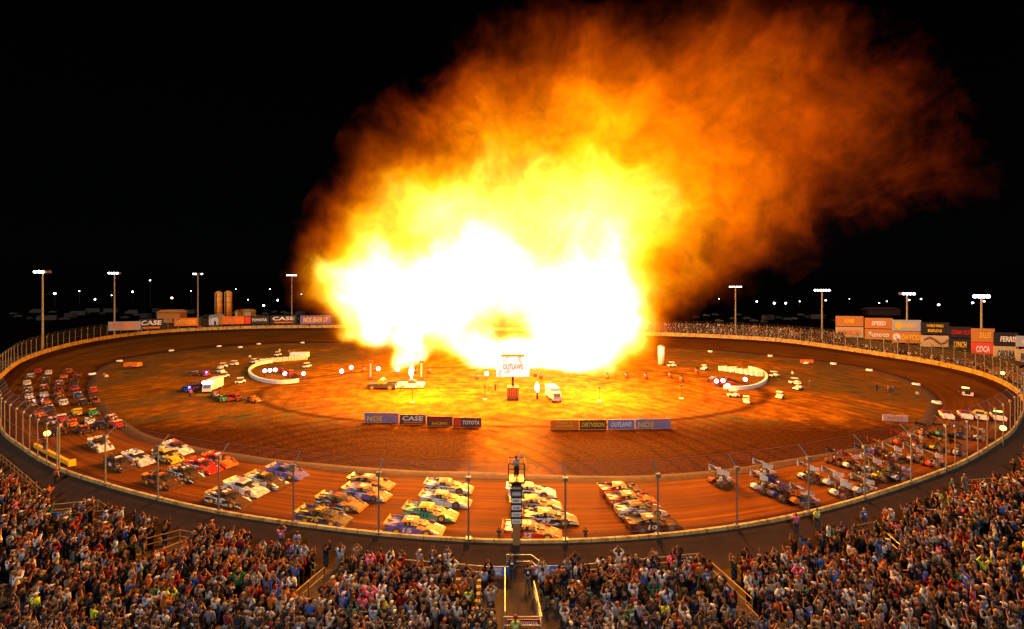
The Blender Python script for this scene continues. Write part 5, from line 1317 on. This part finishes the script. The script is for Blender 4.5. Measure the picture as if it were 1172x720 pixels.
special = [ # px, py of the feet, shirt, trousers, pose, head, long sleeves, label
 (242,622,'orange','khaki trousers',pk[4],('cap','orange'),True,'person in a bright orange hooded coat standing alone by the wall, left of centre'),
 (604,676,'navy','khaki trousers',pk[4],('short',),False,'person in navy shirt and khaki trousers walking up the centre walkway'),
 (586,664,'black','dark jeans',pk[3],('cap','tan'),False,'person in black shirt at the head of the centre walkway, one arm up'),
 (607,672,'orange','black trousers',pk[6],('short',),True,'person in yellow orange jacket at the right rail of the centre walkway'),
 (322,632,'pink','jeans',pk[1],('short',),False,'person in salmon pink shirt hands above head at the front, left of the walkway'),
 (340,637,'pale blue','khaki trousers',pk[4],('short',),False,'person in pale blue shirt and shorts standing at the front left of the walkway'),
 (420,656,'white','khaki trousers',pk[4],('short',),True,'person all in cream white standing at the front rail left of centre'),
 (480,657,'grey','jeans',pk[3],('cap','white'),True,'person with grey backpack and jeans at the front rail left of centre'),
 (495,657,'black','dark jeans',pk[0],('short',),False,'person in black printed shirt filming at the front rail left of centre'),
 (512,657,'white','black trousers',pk[0],('cap','royal blue'),False,'person in white sleeves and blue cap filming at the front rail'),
 (459,656,'black','jeans',pk[5],('short',),False,'person in black shirt and jeans at the front rail with hands at the face'),
 (708,657,'white','grey trousers',pk[1],('long',),True,'person in white top with long dark hair standing alone at the wall right of centre'),
 (536,704,'lime yellow','jeans',pk[2],('short',),False,'person in lime yellow shirt pointing up, left of the centre walkway'),
 (911,618,'pink','jeans',pk[5],('short',),True,'person in bright pink shirt at the front right of the right walkway'),
 (935,612,'lime yellow','jeans',pk[4],('short',),False,'person in yellow shirt at the front right of the pink one'),
 (989,607,'royal blue','dark jeans',pk[4],('short',),False,'person in royal blue shirt standing alone by the wall on the right'),
 (1075,583,'lime yellow','dark jeans',pk[4],('cap','red'),True,'person in yellow vest and red cap at the front on the right'),
 (1090,570,'green','dark jeans',pk[4],('short',),True,'person in green shirt standing alone by the wall on the right'),
 (1104,564,'tan','grey trousers',pk[4],('short',),True,'person in tan clothes standing alone beside the green one'),
 (92,596,'royal blue','dark jeans',pk[0],('short',),False,'person in bright blue shirt inside the far left railing box'),
 (64,560,'orange','black trousers',pk[4],('cap','orange'),True,'person in orange hood by the bank at the far left'),
 (51,527,'red','dark jeans',pk[4],('short',),True,'person in red leaning by the wall opening at far left'),
 (196,706,'lime yellow','dark jeans',pk[1],('short',),True,'person in lime yellow jacket with raised hands in the left crowd'),
 (1126,668,'lime yellow','dark jeans',pk[1],('short',),True,'person in lime yellow jacket with raised hands in the right crowd'),
 (590,740,'lime yellow','dark jeans',pk[6],('cap','red'),False,'person in lime vest and red cap below the sign of the centre walkway'),
 (470,722,'royal blue','jeans',pk[1],('long',),False,'person in bright blue shirt with raised arms left of the centre walkway'),
 (672,728,'orange','jeans',pk[2],('short',),False,'person in orange red shirt with round print, right of the centre walkway'),
 (694,706,'pale blue','jeans',pk[0],('short',),False,'person in sky blue shirt with both arms raised right of the centre walkway'),
 (722,728,'green','jeans',pk[5],('short',),False,'person in green shirt low in the frame right of the centre walkway'),
 (726,712,'red','jeans',pk[4],('cap','tan'),False,'person in bright red shirt between the green one and the wall'),
 (673,704,'teal','dark jeans',pk[4],('short',),True,'person in teal shirt right of the centre walkway rail'),
 (772,670,'olive','khaki trousers',pk[2],('short',),False,'person in olive shirt with arm up near the front right of centre'),
 (801,674,'orange','khaki trousers',pk[4],('short',),True,'person all in orange at the front beside the right walkway'),
 (809,682,'royal blue','dark jeans',pk[4],('short',),False,'person in royal blue shirt left of the right walkway rail')]
taken = []
for (px, py, sh, tr, po, hd, lg, lab) in special:
    w_ = PS(px, py); s_ = st_s(w_)
    if s_ > S0: w_.z = stand_z(s_)
    else: w_.z = .02 if s_ > 2.6 else .02 + max(0, (2.6 - s_)) * .3
    person(w_, rs.uniform(-.2, .2), sh, tr, po, hd, lab, None, rs.uniform(.94, 1.0), lg, rs.randrange(3), rs.randrange(4), mark=rs.randrange(3) if not lg else None); taken.append(w_)
# starter on the tower, two dark figures sitting on the bank by the wall
person(FLAGPOS, .3, 'white', 'black trousers', pk[2], ('cap', 'red'), 'starter in white shirt waving from the top of the flag stand', None, .95, True)
person(P(571, 620, .6), 0, 'black', 'black trousers', pk[6], ('short',), 'person in black crouched against the wall left of the flag stand', None, .62, True)
person(P(670, 620, .6), 0, 'black', 'black trousers', pk[7], ('short',), 'person in black crouched against the wall right of the flag stand', None, .62, True)
for k_, (px, py, sh_) in enumerate([(1003,449,'charcoal'),(1017.5,451,'orange'),(1021.5,451,'tan'),(1050,458,'grey'),(907,433,'white'),(927,444,'olive'),(320,405.5,'white'),(331,407,'tan'),(286,413,'white'),(119,435,'tan'),(122,437,'white'),(218,456,'pink'),(244,458,'tan'),(567,448,'charcoal')]):
    person(P(px, py, 0), rs.uniform(0, 6), sh_, 'dark jeans', pk[4], ('short',), f'{sh_} dressed person standing on the infield clay, {ordn[k_] if k_ < 12 else ["thirteenth", "fourteenth"][k_ - 12]} listed'.replace(' listed', '') + f' of the infield figures'.replace(' of the', ', of'), 'people on the infield', 1.0, True)
taken = [t_ for t_ in taken]
cand = [c for c in cand if all((c[2] - t_).length > .5 for t_ in taken)]
NIND = 300 - len(special) - 17
near, rest = cand[:NIND], cand[NIND:]
rowcount = {}
near.sort(key=lambda c: (c[1], c[3]))
rank = {}
for (d, k, p, x, y) in near:
    sh, tr, po, hd, lg, sk, hc = rand_dress()
    zn = zone(x); key = (k, zn); rowcount[key] = rowcount.get(key, 0) + 1
    hdt = f'{hd[1]} cap' if hd[0] == 'cap' else {'short': 'short hair', 'long': 'long hair'}[hd[0]]
    base = f'{sh} {"jacket" if lg else "shirt"}, {hdt}'
    recs.append([d, k, p, x, y, sh, tr, po, hd, lg, sk, hc, base, zn])
# label: dress, pose and row; a twin is told apart by the neighbour on its left
seen = {}
for i, q in enumerate(recs):
    key = (q[12], q[13]); seen.setdefault(key, []).append(i)
nl = set()
for i, q in enumerate(recs):
    d, k, p, x, y, sh, tr, po, hd, lg, sk, hc, base, zn = q
    zs = {'left of the left walkway': 'far left', 'between the left and centre walkways': 'left block', 'between the centre and right walkways': 'right block', 'right of the right walkway': 'far right'}[zn]
    lab = f'person in {base}, {po.split(" with ")[0] if "filming" in po else po}'
    if (lab, zs) in nl or sum(1 for j in seen[(base, zn)]) > 1:
        nb = recs[i - 1] if i and recs[i - 1][1] == k else (recs[i + 1] if i + 1 < len(recs) else q)
        lab = f'person in {base}, {"right" if nb[3] < x else "left"} of one in {nb[5]}, {zs}, {ROWN[k]} row'
    else: lab += f', {zs}'
    nl.add((f'person in {base}, {po}', zs))
    if lab in used_labels:
        nb = recs[i + 1] if i + 1 < len(recs) and recs[i + 1][1] == k else recs[i - 1]
        lab = f'person in {base}, {"right" if nb[3] < x else "left"} of {nb[5]} {"jacket" if nb[9] else "shirt"} and {nb[12].split(", ")[1]}, {ROWN[k]} row'
    if lab in used_labels: lab = lab.replace('person in', f'{tr} wearing person in')
    used_labels[lab] = 1
    yaw = math.atan2(CEN.y - 4 - p.y, CEN.x - p.x) - math.pi / 2 + rs.uniform(-.25, .25)
    person(p, yaw, sh, tr, po, hd, lab, 'spectators in the grandstand', rs.uniform(.84, .97), lg, sk, hc, mark=rs.randrange(12) if not lg and rs.random() < .6 else None)

# the rest of the crowd: one mass
def as_np(me):
    me.calc_loop_triangles(); v = np.empty(len(me.vertices) * 3, 'f'); me.vertices.foreach_get('co', v)
    t = np.empty(len(me.loop_triangles) * 3, 'i'); me.loop_triangles.foreach_get('vertices', t); return v.reshape(-1, 3), t.reshape(-1, 3)
LOW = []
for i, a in enumerate(pk):
    b_ = build_person(a, 1 if i % 2 else -.6, 0); LOW.append({n_: as_np(me_) for n_, me_ in b_.items()})
HL = [as_np(q) for q in (HAIR, LONGHAIR, CAP)]
def crowd(name, people, label):
    VS, TS, CS = [], [], []; off = 0
    for (p, yaw, sc_, sh, tr, pi_, hd, lg, sk, hc) in people:
        B = LOW[pi_]; ca, sa = math.cos(yaw) * sc_, math.sin(yaw) * sc_; Rm = np.array([[ca, -sa, 0], [sa, ca, 0], [0, 0, sc_]], 'f')
        hcol = COLS[hd[1]] if hd[0] == 'cap' else HAIRC[hc]; hm = HL[2] if hd[0] == 'cap' else HL[1] if hd[0] == 'long' else HL[0]
        j = rs.uniform(.7, 1.25)
        for (v, t), c in ((B['body'], SKIN[sk]), (B['jacket' if lg else 'shirt'], tuple(min(1, q * j) for q in COLS[sh])), (B['trousers'], TROU[tr]), (hm, hcol)):
            VS.append(v @ Rm.T + np.array(p, 'f')); TS.append(t + off); off += len(v); CS.append(np.tile(np.array([*c, 1], 'f'), (len(t) * 3, 1)))
    V = np.concatenate(VS); T = np.concatenate(TS); C = np.concatenate(CS)
    me = bpy.data.meshes.new(name); me.vertices.add(len(V)); me.vertices.foreach_set('co', V.ravel())
    me.loops.add(len(T) * 3); me.loops.foreach_set('vertex_index', T.ravel().astype('i')); me.polygons.add(len(T)); me.polygons.foreach_set('loop_start', np.arange(0, len(T) * 3, 3, dtype='i'))
    me.polygons.foreach_set('use_smooth', [True] * len(T)); me.update(calc_edges=True); me.validate()
    ca_ = me.color_attributes.new('dress', 'FLOAT_COLOR', 'CORNER'); ca_.data.foreach_set('color', C.ravel())
    if 'crowd_clothes' not in MATS:
        m, nt_, b__ = newmat('crowd_clothes', .85); at = nt_.nodes.new('ShaderNodeAttribute'); at.attribute_name = 'dress'; nt_.links.new(at.outputs['Color'], b__.inputs['Base Color']); MATS['crowd_clothes'] = m
    return tag(link(name, me, MATS['crowd_clothes']), label, None, None, 'stuff')
ppl = []
for (d, k, p, x, y) in rest:
    sh, tr, po, hd, lg, sk, hc = rand_dress(); yaw = math.atan2(CEN.y - 4 - p.y, CEN.x - p.x) - math.pi / 2 + rs.uniform(-.3, .3)
    ppl.append((p, yaw, rs.uniform(.86, 1.0), sh, tr, pk.index(po), hd, lg, sk, hc))
print('CROWD', len(near), len(rest))
crowd('crowd', ppl, 'dense crowd of spectators filling the sides and rear of the near grandstand')
# spectators behind the far fence, right of the fire, and a thin line of them round the left
ppl = []
for k in range(9):
    t = R(4)
    while t < R(150):
        t += rs.uniform(.75, 1.5) / r_at(RO, t); dr = 2.2 + k * .95; p = ringv(t, dr, .1 + k * .42)
        x, y = pix(p)
        if x > 740 and (x < 968 or k < 3): pass
        elif x < 400 and k < 2 and rs.random() < .6: pass
        else: continue
        if x > 1200: continue
        sh, tr, po, hd, lg, sk, hc = rand_dress(); ppl.append((p, math.atan2(CEN.y - p.y, CEN.x - p.x) - math.pi / 2, rs.uniform(.9, 1.05), sh, tr, pk.index(po), hd, lg, sk, hc))
crowd('crowd', ppl, 'far crowd standing behind the back fence, lit orange by the fire')
# terraces the far crowd stands on
vs = []; fs = []; ts = [t for t in np.linspace(R(2), R(150), 140)]
for t in ts:
    for k in range(9): vs += [ringv(t, 1.7 + k * .95, .1 + k * .42), ringv(t, 2.65 + k * .95, .1 + k * .42)]
w = 18; fs = [(i*w+j, (i+1)*w+j, (i+1)*w+j+1, i*w+j+1) for i in range(len(ts)-1) for j in range(w-1) if ts[i] < R(72)]
me = bpy.data.meshes.new('terrace'); me.from_pydata(vs, [], fs); tag(link('terrace', me, m_deck), 'dark stepped terrace under the far crowd behind the back fence', 'terrace')
